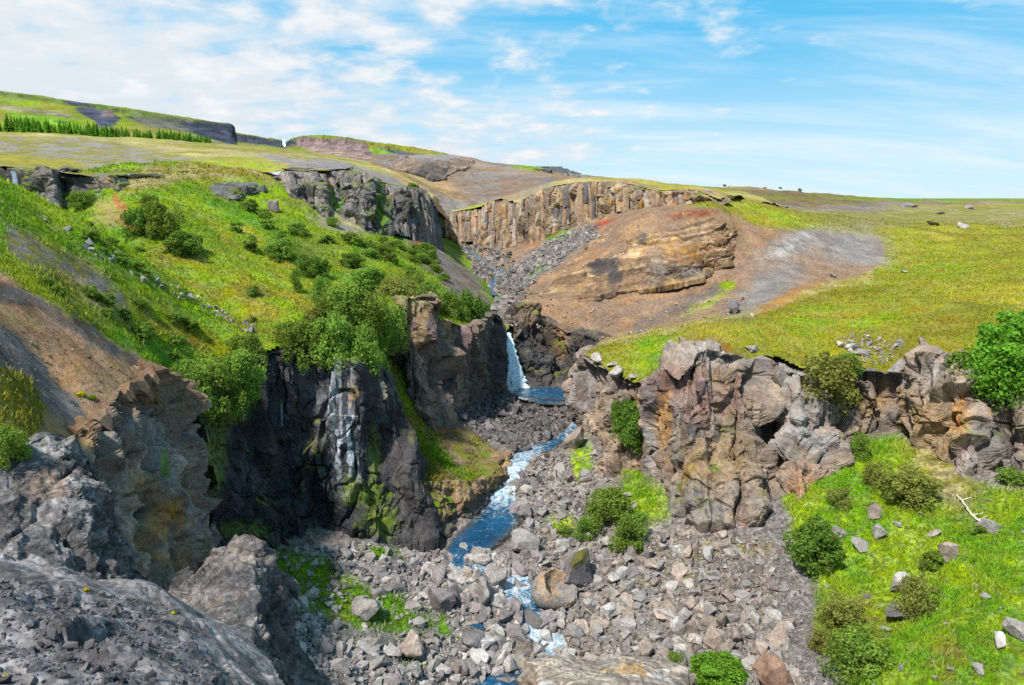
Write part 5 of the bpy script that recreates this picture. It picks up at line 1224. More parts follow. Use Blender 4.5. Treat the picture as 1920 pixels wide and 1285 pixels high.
ZONES = [
    Zone(S1, [(1095,1040),(1240,1005),(1420,1005),(1460,1110),(1510,1300),(1070,1300),(1060,1190),(1100,1120)], 4600, .11, 1.0, (SG * 1.25, SG * .95, SBR * 1.2, SPA * .85, SBR * 1.0), "angular grey-brown stone in the scree below the big right-hand crag", "stones of the right scree", 1.75),
    Zone(S1, [(480,1025),(620,1020),(850,1035),(900,1080),(870,1160),(960,1300),(560,1300),(540,1200)], 3800, .11, .95, (SG * 1.25, SG * .95, SPA * .9, SPU * 1.1), "grey stone in the scree on the left gorge floor", "stones of the left scree", 1.75),
    Zone(S1, [(930,890),(1010,850),(1120,850),(1200,960),(1110,1060),(1060,1190),(1000,1200),(990,1080),(960,1010),(940,960)], 2700, .13, 1.0, (SG * 1.2, SG * .95, SPU * 1.1, SBR * 1.1, SPA * .85), "grey stone on the right shore of the river below the cliff", "stones along the right shore", 1.9),
    Zone(S1, [(840,780),(900,750),(980,750),(1090,760),(1095,800),(1060,850),(980,860),(930,830),(880,830)], 2200, .14, 1.0, (SDK * 1.5, SDK * 1.1, SG * .8, SPU * .7), "dark stone in the boulder field below the waterfall", "stones below the waterfall", 1.8),
    Zone(S1, [(860,1040),(960,1040),(1050,1160),(1060,1300),(880,1300),(900,1180),(870,1120)], 1300, .17, 1.2, (SG * 1.25, SPA * .9, SPU * 1.1, SG * .9), "grey stone lying in or beside the rapids", "stones in the rapids", 1.6),
    Zone(SB, [(860,455),(930,470),(1000,510),(985,560),(960,620),(935,600),(915,560),(890,520)], 3200, .2, 1.5, (SG, SPU, SBR, SG * .7, SPA * .8), "stone in the upper stream bed above the waterfall", "stones of the upper stream bed", 1.9, 60, 140),
    Zone(SB, [(960,500),(1030,450),(1110,418),(1125,438),(1060,485),(985,545)], 1500, .18, 1.0, (SG * 1.0, SG * .8, SG * 1.2), "grey block in the scree under the tan columnar cliff", "scree blocks under the tan columns", 2.0, 70, 140),
    Zone(SB, [(1000,560),(1200,560),(1400,560),(1400,585),(1120,640),(1000,620)], 500, .10, .5, (SBR, SG, TAN * .8), "small stone on the brown slope above the pool", "stones on the brown slope", 2.2, 55, 110),
    Zone(S1, [(1440,920),(1475,990),(1520,1150),(1590,1300),(1500,1300),(1450,1120),(1430,980)], 2600, .05, .22, (SG * .9, SG * .7, SPA * .7), "small grey stone in the gravel run beside the green slope", "stones of the gravel run", 2.4),
    Zone(S1, [(1500,960),(1700,850),(1930,950),(1930,1300),(1600,1300)], 130, .10, .35, (SG, SPA * .8, SBR), "small stone scattered on the lower green slope", "stones on the green slope", 2.4),
    Zone(SB, [(1570,630),(1640,630),(1700,650),(1640,690),(1590,670)], 140, .12, .5, (SPA * .9, SG * 1.1), "pale stone in the rock patch on the meadow above the cliff", "stones of the meadow rock patch", 2.0, 36, 60),
    Zone(SA, [(70,400),(140,440),(230,490),(350,550),(470,610),(500,640),(460,620),(330,560),(180,480),(90,430)], 160, .15, .5, (SG * .9, SDK * 1.6, SPA * .7), "stone in the bed of the small gully on the left slope", "stones of the gully", 2.0, 30, 70),
    Zone(SN, [(-80,1085),(200,1112),(320,1135),(400,1210),(440,1340),(-80,1340)], 2400, .016, .16, (np.array([.12,.115,.125]), np.array([.17,.16,.165]), np.array([.08,.077,.083])), "small stone lying on the near bluish ledge", "stones on the near ledge", 1.8, 4, 12),
    Zone(SA, [(0,590),(150,640),(240,700),(200,760),(60,760),(0,720)], 260, .04, .25, (SG * .9, TAN * .8, SDK * 1.6), "small stone on the brown dirt slope at the left", "stones on the dirt slope", 2.2, 15, 30),
]
rng = np.random.default_rng(4)
big, small = [], {}
for zi, z in enumerate(ZONES):
    pts, size = zone_points(z, rng)
    dist = np.sqrt((pts ** 2).sum(1))
    for k in range(len(pts)): big.append((size[k] / dist[k], zi, k))
    small[zi] = (pts, size)
big.sort(reverse=True)
chosen = big[:225]
taken = {}
for _, zi, k in chosen: taken.setdefault(zi, set()).add(k)
def stone_obj_meshes(cols):
    out = []
    for c in cols:
        for _ in range(3):
            me = boulder_mesh(rs, c, rs.choice((10, 12, 14)), rs.uniform(.7, .95), False, rs.randrange(999)); me.name = "stone"
            out.append(me)
    return out
mesh_cache = {}
import re as _re_mod
def short_name(t):
    t = _re_mod.split(r" (?:above|beside|on|in|at|left|right|below|lying|splitting|standing|under|of|near|wedged|between|halfway|high|low|with|just|leaning|cut|growing|far|directly|over|filling|alone|beneath|behind|hanging|against) ", t)[0]
    return t
def place_labels(items, marks, noun):
    """items: (px, py, object, looks); each is told apart by its bearing and order from a named neighbour"""
    names = {}
    for m in marks: names.setdefault(short_name(m[2]), []).append(m)
    marks = [(m[0], m[1], n) for n, l in names.items() if len(l) == 1 for m in l]
    buckets = {}
    for px, py, o, looks in items:
        d = [(math.hypot(px - m[0], py - m[1]), m) for m in marks]
        dist, m = min(d, key=lambda q: q[0])
        a = math.degrees(math.atan2(m[1] - py, px - m[0])) % 360
        side = ("right", "upper right", "top", "upper left", "left", "lower left", "bottom", "lower right")[int((a + 22.5) // 45) % 8]
        buckets.setdefault((m[2], side), []).append((dist, o, looks))
    ords = ("nearest", "second", "third", "fourth", "fifth", "sixth", "seventh", "eighth", "ninth", "tenth", "eleventh", "twelfth")
    where = {"top": "above", "bottom": "below", "left": "left of", "right": "right of"}
    for (n, side), l in buckets.items():
        l.sort(key=lambda q: q[0])
        w = where.get(side, "to the " + side + " of")
        for i, (dist, o, looks) in enumerate(l):
            if i >= len(ords): continue
            o['label'] = (looks + " " + noun + ", " + (ords[i] + " one " if len(l) > 1 and i < len(ords) else "") + w + " the " + n)
stone_items = []
for _, zi, k in chosen:
    z = ZONES[zi]; pts, size = small[zi]
    if zi not in mesh_cache: mesh_cache[zi] = stone_obj_meshes(z.cols[:4])
    o = link("stone", rs.choice(mesh_cache[zi]), None, label=z.label, cat="stone", group=z.group)
    s = size[k]
    o.location = (pts[k, 0], pts[k, 1], pts[k, 2] + s * .18)
    o.rotation_euler = (rs.uniform(-.5, .5), rs.uniform(-.5, .5), rs.uniform(0, 6.28))
    o.scale = (s * 1.15, s, s)
    qx, qy = proj(pts[k]); stone_items.append((float(qx), float(qy), o, "dark" if z.cols[0][0] < .13 else ("large" if s > .55 else "small" if s < .3 else "middling")))
place_labels(stone_items, MARKS, "stone")
SCREE_LABELS = ["loose grey-brown rubble filling the right scree", "loose grey rubble on the left gorge floor", "rubble along the right shore of the river", "dark rubble below the waterfall", "pebbles in the rapids", "rubble of the upper stream bed", "grey rubble under the tan columnar cliff", "fine rubble on the brown slope", "fine gravel of the run beside the green slope", "pebbles strewn over the lower green slope", "pale rubble of the meadow rock patch", "rubble in the small gully", "grit and pebbles on the near ledge", "pebbles on the brown dirt slope"]
def rot_mats(n, rng):
    q = rng.normal(size=(n, 4)); q /= np.sqrt((q ** 2).sum(1, keepdims=True))
    w, x, y, z = q.T
    return np.stack([np.stack([1 - 2 * (y * y + z * z), 2 * (x * y - z * w), 2 * (x * z + y * w)], -1), np.stack([2 * (x * y + z * w), 1 - 2 * (x * x + z * z), 2 * (y * z - x * w)], -1), np.stack([2 * (x * z - y * w), 2 * (y * z + x * w), 1 - 2 * (x * x + y * y)], -1)], 1)
for zi, z in enumerate(ZONES):
    pts, size = small[zi]
    idx = np.array([k for k in range(len(pts)) if k not in taken.get(zi, ())])
    if not len(idx): continue
    Vs, Fs, Cs, off = [], [], [], 0
    which = rng.integers(0, len(SMALL), len(idx)); ci = rng.integers(0, len(z.cols), len(idx))
    Rm = rot_mats(len(idx), rng)
    for s in range(len(SMALL)):
        m = which == s
        if not m.any(): continue
        V0, F0 = SMALL[s]; ii = idx[m]
        V = np.einsum('nij,vj->nvi', Rm[m], V0) * size[ii][:, None, None] * 1.1 + pts[ii][:, None] + np.array([0, 0, 1]) * (size[ii] * .16)[:, None, None]
        n, v = V.shape[:2]
        F = F0[None] + (np.arange(n) * v)[:, None, None] + off
        col = np.array(z.cols)[ci[m]] * rng.uniform(.7, 1.3, (n, 1))
        Vs.append(V.reshape(-1, 3)); Fs.append(F.reshape(-1, 3)); Cs.append(np.repeat(col, v, 0)); off += n * v
    C = np.concatenate(Cs)
    link("rubble", raw_mesh("rubble", np.concatenate(Vs), np.concatenate(Fs), np.concatenate([C, np.zeros((len(C), 1))], 1)), STONE, label=SCREE_LABELS[zi], kind='stuff')
# ------------------------------------------------------------------ plants
def leaf_mat(name, trans=.48):
    m = new_mat(name); t = NT(m)
    a = t.n('ShaderNodeAttribute', attribute_name='Col'); oi = t.n('ShaderNodeObjectInfo')
    h = t.n('ShaderNodeHueSaturation')
    t.put(h.inputs['Hue'], t.ramp(oi.outputs['Random'], 0, 1, .488, .512)); t.put(h.inputs['Value'], t.ramp(oi.outputs['Random'], 0, 1, .85, 1.18))
    t.l(a.outputs['Color'], h.inputs['Color'])
    d = t.n('ShaderNodeBsdfDiffuse'); t.l(h.outputs[0], d.inputs[0])
    tr = t.n('ShaderNodeBsdfTranslucent'); t.l(h.outputs[0], tr.inputs[0])
    mx = t.n('ShaderNodeMixShader'); mx.inputs[0].default_value = trans
    t.l(d.outputs[0], mx.inputs[1]); t.l(tr.outputs[0], mx.inputs[2])
    t.out(mx.outputs[0])
    return m
LEAF = leaf_mat("leaves"); BLADE = leaf_mat("grass_blades", .25)
def bark_mat():
    m = new_mat("bark"); t = NT(m)
    pos = t.n('ShaderNodeNewGeometry').outputs['Position']
    n = t.noise(pos, 9, 4, .6, (1, 1, .25))
    b = t.bsdf(Base_Color=t.mix(t.ramp(n, .35, .65), (.06, .045, .035), (.19, .16, .135)), Roughness=.9)
    t.out(b.outputs[0]); return m
BARK = bark_mat()
def crown_mesh(rng, n, nl, tall, base, leaf, droop=0.0, airy=.35):
    """leaf faces spread through a crown of uneven boughs; unit width, unit height"""
    ang = rng.uniform(0, 6.283, nl); rad = np.sqrt(rng.random(nl)) * .40
    cz = rng.uniform(.10, .86, nl) if tall else rng.uniform(.04, .68, nl)
    rad = rad * np.where(cz > .6, .72, 1.0)
    C = np.stack([rad * np.cos(ang), rad * np.sin(ang), cz], -1)
    Rr = rng.uniform(.07, .19, nl) * (1.15 - .4 * cz)
    which = rng.integers(0, nl, n)
    d = rng.normal(size=(n, 3)); d[:, 2] = d[:, 2] * .8 + .25; d /= np.sqrt((d ** 2).sum(1, keepdims=True))
    rr = Rr[which] * (1 - airy * rng.random(n) ** 2 + .22 * rng.random(n) ** 4)
    sc_ = rng.uniform(.65, 1.45, (nl, 3)); sc_[:, 2] *= 1.15
    p = C[which] + d * rr[:, None] * sc_[which]
    shoot = rng.random(n) < .07          # loose sprays that break the outline
    p = np.where(shoot[:, None], C[which] + d * (rr * rng.uniform(1.1, 1.75, n))[:, None] * np.array([.9, .9, 1.1]), p)
    p[:, 2] -= droop * np.hypot(p[:, 0], p[:, 1])
    nrm = d + .7 * rng.normal(size=(n, 3)); nrm /= np.sqrt((nrm ** 2).sum(1, keepdims=True))
    up = rng.normal(size=(n, 3)); a = np.cross(nrm, up); a /= np.sqrt((a ** 2).sum(1, keepdims=True)); b = np.cross(nrm, a)
    s = leaf * rng.uniform(.6, 1.4, n)[:, None]
    V = np.stack([p + a * s * .6, p + b * s * 1.1, p - a * s * .6, p - b * s * 1.1], 1).reshape(-1, 3)
    F = np.arange(n * 4).reshape(n, 4)
    tonev = (rng.uniform(.8, 1.2, nl)[which] * rng.uniform(.75, 1.3, n))[:, None]
    yel = rng.random((n, 1)) * .5
    c = np.asarray(base)[None] * tonev * (1 + yel * np.array([[.55, .12, -.1]]))
    return raw_mesh("crown", V, F, np.repeat(c, 4, 0)), C
def stem_mesh(rng, C, tall):
    V, F = [], []
    def tube(p0, p1, r0, r1):
        k = len(V); ax = np.asarray(p1) - p0; ax = ax / (np.linalg.norm(ax) + 1e-9)
        e = np.cross(ax, [.31, .52, .1]); e /= np.linalg.norm(e); f = np.cross(ax, e)
        mid = (np.asarray(p0) + p1) / 2 + rng.normal(size=3) * .02
        for p, r in ((p0, r0), (mid, (r0 + r1) / 2), (p1, r1)):
            for s in range(5):
                t = s * 1.2566; V.append(np.asarray(p) + (e * math.cos(t) + f * math.sin(t)) * r)
        for l in range(2):
            for s in range(5): F.append((k + l * 5 + s, k + l * 5 + (s + 1) % 5, k + (l + 1) * 5 + (s + 1) % 5, k + (l + 1) * 5 + s))
    fork = np.array([0, 0, .22 if tall else .08])
    tube(np.array([0, 0, -.12]), fork, .032, .024)
    for c in C[:7]: tube(fork + rng.normal(size=3) * .008, c, .016, .005)
    return raw_mesh("trunk", np.array(V), np.array(F))
prng = np.random.default_rng(8)
BIRCH = np.array([.150, .255, .044]); BRIGHT = np.array([.120, .280, .030]); OLIVEB = np.array([.200, .245, .060]); DEEP = np.array([.105, .195, .034])
PROTO = {}
def proto(kind, n, nl, tall, base, leaf, count, **k):
    PROTO[kind] = []
    for _ in range(count):
        cm_, C = crown_mesh(prng, n, nl, tall, base, leaf, **k); cm_.materials.append(LEAF)
        st = stem_mesh(prng, C, tall); st.materials.append(BARK)
        PROTO[kind].append((cm_, st))
proto('birch', 7000, 34, False, BIRCH, .023, 4)
proto('tall', 7500, 34, True, BIRCH * 1.05, .024, 3)
proto('deep', 6000, 30, False, DEEP, .028, 3)
proto('olive', 5500, 32, False, OLIVEB, .024, 3, airy=.6)
proto('bright', 12000, 36, True, BRIGHT, .021, 2)
proto('low', 2200, 18, False, BIRCH * .95, .045, 4)
def plant(kind, foot, W, Hh, label, group=None, name="shrub", cat="shrub", rz=None):
    cm_, st = PROTO[kind][prng.integers(0, len(PROTO[kind]))]
    e = link(name, None, label=label, cat=cat, group=group, loc=tuple(foot))
    e.scale = (W, W * prng.uniform(.85, 1.1), Hh); e.rotation_euler = (0, 0, prng.uniform(0, 6.28))
    link("crown", cm_, None, e); link("trunk", st, None, e)
    return e
SMARKS = []
def shrub(sheet, px, py, w, h, kind, label, Y=None, group=None, name="shrub", cat="shrub", y1=200):
    foot = P(px, py, Y) if Y else spot(sheet, px, py, y1=y1)
    k = math.sqrt((foot ** 2).sum()) / FPX
    foot = foot + np.array([0, 0, -.03 * h * k])
    if group is None: SMARKS.append((px, py - h * .4, label))
    return plant(kind, foot, w * k * 1.04, h * k * 1.06, label, group, name, cat)
# left slope
for a in ((265,440,56,52,'deep',"dark left-hand bush of the big clump on the upper left slope"),(308,446,66,76,'birch',"tallest bush of the big clump on the upper left slope"),(345,478,62,48,'deep',"round bush below the big clump on the upper left slope"),(284,388,34,24,'birch',"small bush above the big clump on the left slope"),(157,388,40,30,'birch',"small bush under the gully-head cliff"),(120,378,30,18,'low',"low bush beside the gully-head cliff"),
          (530,488,78,46,'birch',"wide bush on the middle left slope"),(588,520,62,46,'deep',"dark bush right of the wide one on the middle slope"),(556,550,22,46,'tall',"slim upright young birch on the left slope"),(470,470,30,22,'low',"low bush in the green hollow of the left slope"),(465,395,28,18,'low',"low bush beneath the small dark outcrop"),(560,440,44,26,'birch',"bush at the foot of the left columns"),(625,425,30,20,'birch',"small bush in the gap of the left columns"),
          (605,572,46,62,'birch',"birch left of the thick birch stand above the wet wall"),(635,606,70,72,'tall',"yellowish birch at the left of the stand above the wet wall"),(690,545,90,56,'birch',"broad bush on the slope above the birch stand"),(660,500,50,30,'deep',"dark low bush on the ridge above the birch stand"),(475,555,22,22,'low',"small bush alone on the bright green slope"),(475,605,20,12,'low',"tiny bush above the wet wall's bushes")):
    shrub(SA, *a)
# rim of the wet wall: their feet are on the rim, crowns hang over it
for a in ((362,775,84,110,'birch',"hanging bush at the left end of the wet wall",30.3),(412,782,92,120,'birch',"large hanging bush over the left part of the wet wall",31.2),(455,770,86,110,'tall',"hanging bush left of the thin waterfall",32.3),(400,722,96,66,'olive',"paler bush on the rim above the hanging ones",33.2),(468,690,70,76,'birch',"bush on the rim directly left of the thin waterfall",34.8),
          (545,665,76,70,'birch',"bush directly right of the thin waterfall lip",36.8),(582,680,84,94,'birch',"dense birch on the rim above the dark wall",37),(628,692,96,104,'tall',"birch on the rim above the silver-streaked rock",37.2),(672,702,84,110,'birch',"birch at the right end of the wet wall",37.6),(640,628,104,96,'tall',"tall birch in the middle of the stand above the wall",41.5),(692,634,96,104,'birch',"birch at the back of the stand above the wall",42),(735,652,72,92,'birch',"birch in the cleft left of the purplish wall",44.5),(712,740,44,90,'deep',"dark bush growing down the cleft behind the fin",40.2),(600,625,66,62,'olive',"light green birch at the left back of the stand",42)):
    shrub(None, *a[:6], Y=a[6])
for a in ((745,560,76,50,'olive',"olive bush at the brink of the purplish wall",49),(790,585,86,66,'birch',"birch on the purplish wall's crest",52.5),(832,598,70,64,'birch',"bush on the crest left of the dark tree",55),(870,625,78,98,'deep',"dark leaning birch on the brink left of the waterfall",57),(906,612,30,60,'deep',"slim dark birch nearest the waterfall lip",60),(775,548,60,40,'birch',"bush behind the crest of the purplish wall",56),(720,560,66,44,'birch',"bush at the left of the purplish wall's crest",52)):
    shrub(None, *a[:6], Y=a[6])
# right bank
for a in ((1545,752,112,104,'olive',"big olive-green bush overhanging the middle of the right cliff",41.2),(1588,704,48,40,'bright',"small bright green bush right of the olive one",42),(1868,745,128,140,'bright',"bright green leafy tree on the cliff at the right edge",38.6),(1802,742,96,82,'deep',"darker bush left of the bright green tree",39.3),(1184,838,62,96,'deep',"dark bush in the recess left of the red-topped crag",44.6),(1165,790,44,50,'deep',"smaller dark bush above the one in the recess",45.5)):
    shrub(None, *a[:6], Y=a[6], name="tree" if 'tree' in a[5] else "shrub", cat="tree" if 'tree' in a[5] else "shrub")
shrub(SB, 1287, 676, 44, 40, 'deep', "round dark bush on the meadow edge by the red-topped crag")
shrub(SB, 1212, 372, 16, 9, 'low', "tiny bush on the brink of the tan columns", y1=110)
for a in ((1140,975,96,64,'birch',"wide bush below the cleft of the right cliff"),(1178,1032,72,86,'birch',"tall bush at the left foot of the big crag"),(1098,1012,50,54,'birch',"bush at the left end of the group below the crag"),(1060,1000,30,16,'low',"low bush on the shore scree"),(1085,1052,26,18,'low',"little bush on top of the big mossy boulder's bank"),
          (1704,945,96,72,'olive',"broad soft shrub in the upper green slope"),(1636,912,38,52,'olive',"narrow shrub left of the broad soft one"),(1611,856,38,50,'birch',"shrub against the cliff at the top of the green slope"),(1527,1058,100,88,'deep',"large round shrub at the left edge of the green slope"),(1714,1156,56,84,'olive',"upright shrub growing beside the white-topped boulder"),(1575,1176,74,66,'olive',"thin yellowish shrub near the gravel run"),(1600,1268,100,92,'birch',"big leafy shrub at the bottom of the green slope"),(1350,1292,110,50,'bright',"bright bush at the bottom edge of the scree"),(1268,1250,34,30,'birch',"small bush beside the pale rock at the bottom edge"),(1746,1064,40,30,'low',"low shrub left of the pinkish boulder"),(1572,948,40,38,'olive',"faint shrub under the cliff on the green slope"),(1545,1215,50,40,'olive',"loose shrub above the big leafy one at the bottom"),(1900,905,44,26,'low',"low shrub at the cliff foot by the right edge"),(1835,1000,30,14,'low',"low shrub beside the dead branch")):
    shrub(S1, *a)
shrub(None, 775, 362, 24, 22, 'deep', "bush on the brink of the left columns", Y=89.5)
shrub(None, 14, 862, 70, 62, 'birch', "bush at the left edge in the olive grass", Y=13.9)
SCRUB = []
def scatter_low(sheet, poly, n, wpx, label, group, y0=20, y1=150, kinds=('low',), seed=1):
    items = []; rng = np.random.default_rng(seed); got = 0; poly = np.asarray(poly, float)
    while got < n:
        x, y = rng.uniform(poly[:, 0].min(), poly[:, 0].max()), rng.uniform(poly[:, 1].min(), poly[:, 1].max())
        if not inpoly(np.array([x]), np.array([y]), poly)[0]: continue
        w = rng.uniform(*wpx)
        o = shrub(sheet, x, y, w, w * rng.uniform(.5, .8), kinds[rng.integers(0, len(kinds))], label, group=group, y1=y1); got += 1
        items.append((x, y, o, "low"))
    if wpx[0] > 10: SCRUB.extend(items)
scatter_low(SA, [(640,440),(720,452),(800,470),(840,530),(770,525),(690,490)], 24, (18, 40), "low birch scrub on the slope under the left columns", "scrub under the left columns", kinds=('low', 'birch'), seed=2)
scatter_low(SA, [(60,500),(200,530),(340,580),(420,640),(330,680),(230,630),(110,560)], 16, (16, 34), "low bush dotted over the near left grass slope", "low bushes on the near left slope", kinds=('low',), seed=3)
scatter_low(SA, [(420,380),(520,400),(600,440),(640,480),(560,520),(480,470),(430,430)], 14, (14, 30), "low bush dotted over the slope below the small outcrop", "low bushes on the upper left slope", seed=4)
scatter_low(SA, [(100,390),(180,380),(260,470),(340,540),(420,590),(380,575),(250,510),(140,440)], 12, (14, 28), "low bush along the gully of the left slope", "low bushes along the gully", seed=5)
scatter_low(SA, [(690,530),(760,545),(830,570),(800,590),(730,575)], 8, (24, 44), "bush filling the stand on the crest left of the waterfall", "bushes on the crest", kinds=('birch', 'olive'), seed=6)
scatter_low(SB, [(1320,347),(1500,354),(1500,362),(1330,356)], 7, (5, 9), "tiny dark bush on the skyline of the right-hand hill", "skyline bushes", y1=330, seed=7)
place_labels(SCRUB, SMARKS, "scrub bush")
# distant pine wood
def conifer_mesh(rng):
    V, F, C = [], [], []
    for l in range(7):
        z0 = .08 + l * .13; r = .24 * (1 - l / 7.4) * rng.uniform(.85, 1.15); k = 9
        for s in range(k):
            a = (s + rng.random() * .6) * 6.283 / k; a2 = a + 6.283 / k * .8
            i = len(V); q = r * rng.uniform(.75, 1.2)
            V += [(0, 0, z0 + .22), (q * math.cos(a), q * math.sin(a), z0 - .03 * rng.random()), (q * math.cos(a2), q * math.sin(a2), z0 - .03 * rng.random())]
            F.append((i, i + 1, i + 2)); c = np.array([.085, .200, .018]) * rng.uniform(.6, 1.5); C += [c, c, c]
    i = len(V); V += [(.015, 0, 0), (-.01, .012, 0), (-.01, -.012, 0), (0, 0, .9)]; F += [(i, i + 1, i + 3), (i + 1, i + 2, i + 3), (i + 2, i, i + 3)]; C += [np.array([.05, .04, .03])] * 4
    return raw_mesh("pine_tree", np.array(V), np.array(F), np.array(C))
pines = [conifer_mesh(prng) for _ in range(4)]
for m_ in pines: m_.materials.append(LEAF)
hillo = bpy.data.objects["hill.001"]
bpy.context.view_layer.update()
from mathutils.bvhtree import BVHTree
def tree_of(o):
    me = o.data
    return BVHTree.FromPolygons([v.co[:] for v in me.vertices], [p.vertices[:] for p in me.polygons])
hill_tree = tree_of(hillo)
placed = 0; tries = 0; Vs = []
while placed < 300 and tries < 4000:
    tries += 1
    t = prng.random(); px = -60 + 455 * t
    by = 253 + .052 * px - prng.random() ** 1.3 * (17 * (1 - .72 * t))
    hit_, _n, _i, _d = hill_tree.ray_cast(Vector((0, 0, 0)), Vector(P(px, by, 10.0)).normalized())
    if hit_ is None: continue
    x, Y, z = hit_
    o = link("pine_tree", pines[prng.integers(0, 4)], None, label="pine in the dense green wood under the far left hill", cat="tree", group="pines of the distant wood", loc=(x, Y, z - .3))
    hh = prng.uniform(8.0, 12.0) * (1 - .3 * t); o.scale = (hh * .95, hh * .95, hh); o.rotation_euler = (0, 0, prng.uniform(0, 6.28)); placed += 1
# ------------------------------------------------------------------ grass
def grass(name, sheet, paint, u, y, n, domain, hgt, label, seed, blades=4, holes=(), keep=.45, lift=1.0):
    rng = np.random.default_rng(seed)
    U = rng.uniform(*u, n); Y = np.exp(rng.uniform(math.log(y[0]), math.log(y[1]), n)); X = U * Y
    k = inpoly(X, Y, domain) if domain is not None else np.ones(n, bool)
    X, Y = X[k], Y[k]
    Pt = np.stack([X, Y, sheet.H(X, Y)], -1)
    c, g = paint(Pt)
    px, py = proj(Pt)
    k = (g > keep) & (rng.random(len(g)) < g) & (px > -80) & (px < 2000) & (py < 1360)
    Pt, c = Pt[k], c[k]; m = len(Pt)
    clump = sstep(-.35, .35, fbm(Pt / .9, 3, seed + 3))
    hh = hgt * (.5 + .8 * clump) * rng.uniform(.6, 1.4, m)
    Pb = np.repeat(Pt, blades, 0); nb = m * blades
    Yb = Pb[:, 1]
    Pb = Pb + rng.normal(size=(nb, 3)) * np.array([.09, .09, 0]) * (hgt / .25)
    H = np.repeat(hh, blades) * rng.uniform(.6, 1.2, nb) * np.clip(Yb / 30, .4, 1)
    a = rng.uniform(0, 6.283, nb); w = np.maximum(.022, Yb * .0008) * rng.uniform(.7, 1.4, nb)
    lean = rng.normal(size=(nb, 2)) * .45 * H[:, None]
    e = np.stack([np.cos(a), np.sin(a), 0 * a], -1) * w[:, None]
    tip = Pb + np.concatenate([lean, H[:, None]], 1)
    base = Pb - np.array([0, 0, .03])
    V = np.stack([base - e, base + e, tip], 1).reshape(-1, 3)
    cb = np.repeat(c, blades, 0) * 1.25 * rng.uniform(.86, 1.16, (nb, 1)) * np.repeat(.85 + .3 * clump, blades)[:, None]
    dry = (rng.random((nb, 1)) < .03)
    cb = np.where(dry, STRAW * .8, cb)
    return link(name, raw_mesh(name, V, np.arange(nb * 3).reshape(-1, 3), np.repeat(cb, 3, 0)), BLADE, label=label, kind='stuff')
grass("grass", S1, P1, (-.35, .74), (17, 44), 60000, None, .20, "short green grass of the gorge floor and its right-hand slope", 5, 4)
grass("grass", SB, PB, (.05, .78), (37, 130), 70000, domB, .11, "yellow-green grass of the right-hand meadow", 6, 3)
grass("grass", SA, PAA, (-.74, .0), (13, 100), 80000, domA, .15, "lush grass of the left valley side", 7, 3)
grass("grass", SL, PL, (-.2, .02), (37, 58), 12000, dom, .2, "grass of the bank above the river", 8, 4)
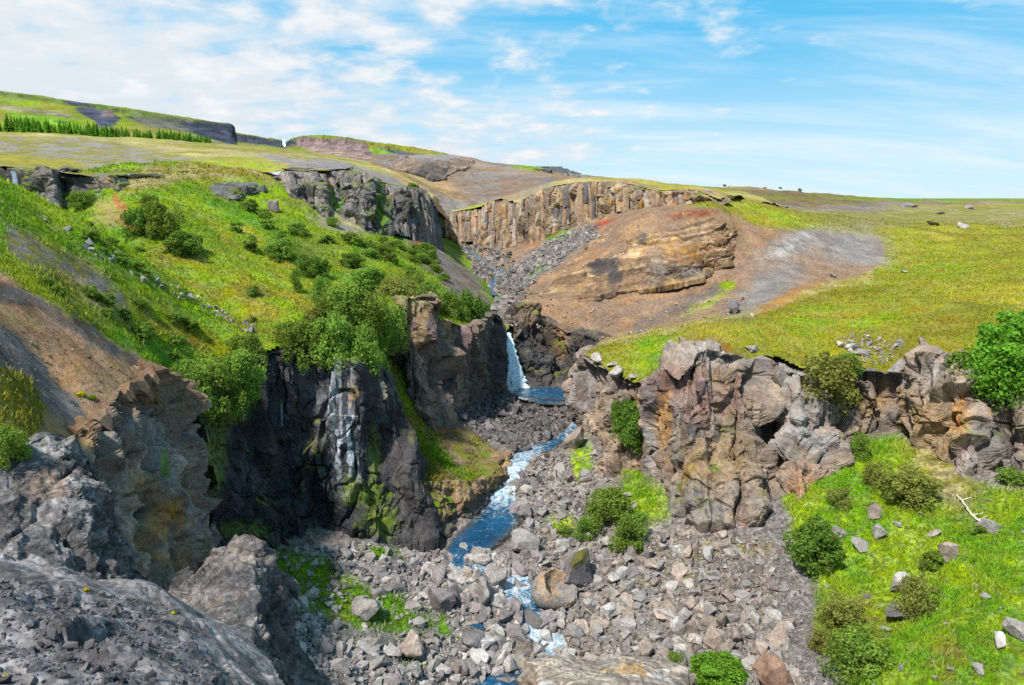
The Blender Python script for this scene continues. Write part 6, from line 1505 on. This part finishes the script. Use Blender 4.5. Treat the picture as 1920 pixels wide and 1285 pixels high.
# ------------------------------------------------------------------ small things
def far_fall():
    h2 = bpy.data.objects["hill.002"]
    d = P(533, 270, 100.0); d = Vector(d).normalized()
    ok, loc, n, i = h2.ray_cast(Vector((0, 0, 0)), d)
    Y = loc.y - 6 if ok else 880
    curtain("waterfall", [(530, 534, 262, Y), (530, 535, 267, Y - 1), (530, 536, 272, Y - 2), (529, 537, 277, Y - 3)], 30, 12, .4, FALL, "distant white waterfall in the notch of the far dark cliffs")
far_fall()
def dead_branch():
    pts = [spot(S1, *q) for q in ((1793, 932), (1806, 950), (1820, 968), (1836, 982), (1852, 992))]
    pts = [p + np.array([0, 0, .14]) for p in pts]
    L = cr(np.array(pts), 26); L[:, :] += .05 * np.stack([fbm(L / .4, 2, 1), fbm(L / .4, 2, 2), fbm(L / .4, 2, 3)], -1)
    V, F = [], []
    def tube(path, r0, r1):
        k = len(V); n = len(path)
        for i, p in enumerate(path):
            t = path[min(i + 1, n - 1)] - path[max(i - 1, 0)]; t = t / (np.linalg.norm(t) + 1e-9)
            e = np.cross(t, [0, 0, 1.0]); e /= np.linalg.norm(e) + 1e-9; f = np.cross(t, e); r = r0 + (r1 - r0) * i / (n - 1)
            for s in range(6): V.append(p + (e * math.cos(s * 1.047) + f * math.sin(s * 1.047)) * r)
        for i in range(n - 1):
            for s in range(6): F.append((k + i * 6 + s, k + i * 6 + (s + 1) % 6, k + (i + 1) * 6 + (s + 1) % 6, k + (i + 1) * 6 + s))
    tube(L, .03, .055)
    for i, (dx, dz) in ((6, (.35, .25)), (12, (-.3, .3)), (17, (.4, .2)), (21, (.3, .3))):
        q = np.array([L[i] + np.array([dx, -.2, dz]) * t for t in np.linspace(0, 1, 6)]); tube(q, .025, .008)
    c = np.tile(np.array([[.55, .52, .48]]), (len(V), 1))
    link("dead_branch", raw_mesh("dead_branch", np.array(V), np.array(F), c, True), STONE, label="bleached dead branch lying down the right of the green slope", cat="branch")
dead_branch()
def flower_clump(p, size, col, label, n=260, seed=1):
    rng = np.random.default_rng(seed)
    e = link("flower_clump", None, label=label, cat="flower", loc=tuple(p))
    d = rng.normal(size=(n, 3)); d /= np.sqrt((d ** 2).sum(1, keepdims=True)); d[:, 2] = np.abs(d[:, 2])
    q = d * rng.uniform(.4, 1, (n, 1)) * size * np.array([.5, .5, .45])
    a = rng.normal(size=(n, 3)); a /= np.sqrt((a ** 2).sum(1, keepdims=True)); b = np.cross(a, d); s = size * .09
    V = np.stack([q - a * s, q + a * s, q + b * s * 1.6], 1).reshape(-1, 3)
    top = q[:, 2] > size * .18
    F = np.arange(n * 3).reshape(-1, 3)
    for nm, m, cc in (("bloom", top, np.asarray(col)), ("leaves", ~top, LIME)):
        f = F[m]; vv = V[f.ravel()]
        me = raw_mesh(nm, vv, np.arange(len(vv)).reshape(-1, 3), np.repeat(cc[None] * rng.uniform(.7, 1.3, (len(f), 1)), 3, 0)); me.materials.append(LEAF)
        link(nm, me, None, e)
flower_clump(spot(SN, 161, 1108, 4, 12), .09, (.62, .52, .01), "yellow flower clump at the back of the near ledge", seed=1)
flower_clump(spot(SN, 326, 1150, 4, 12), .09, (.55, .48, .03), "yellow-green flower clump on the near ledge beside the rock knob", seed=2)
flower_clump(spot(SA, 152, 742, 12, 40), .30, (.60, .50, .01), "yellow flowering plant on the brown dirt slope", seed=3)
flower_clump(spot(SA, 172, 748, 12, 40), .28, (.16, .26, .02), "green leafy plant right of the yellow flowers on the dirt slope", seed=4)
flower_clump(spot(SN, 12, 1270, 3.4, 12), .07, (.58, .50, .03), "yellow flower clump in the bottom left corner", seed=5)
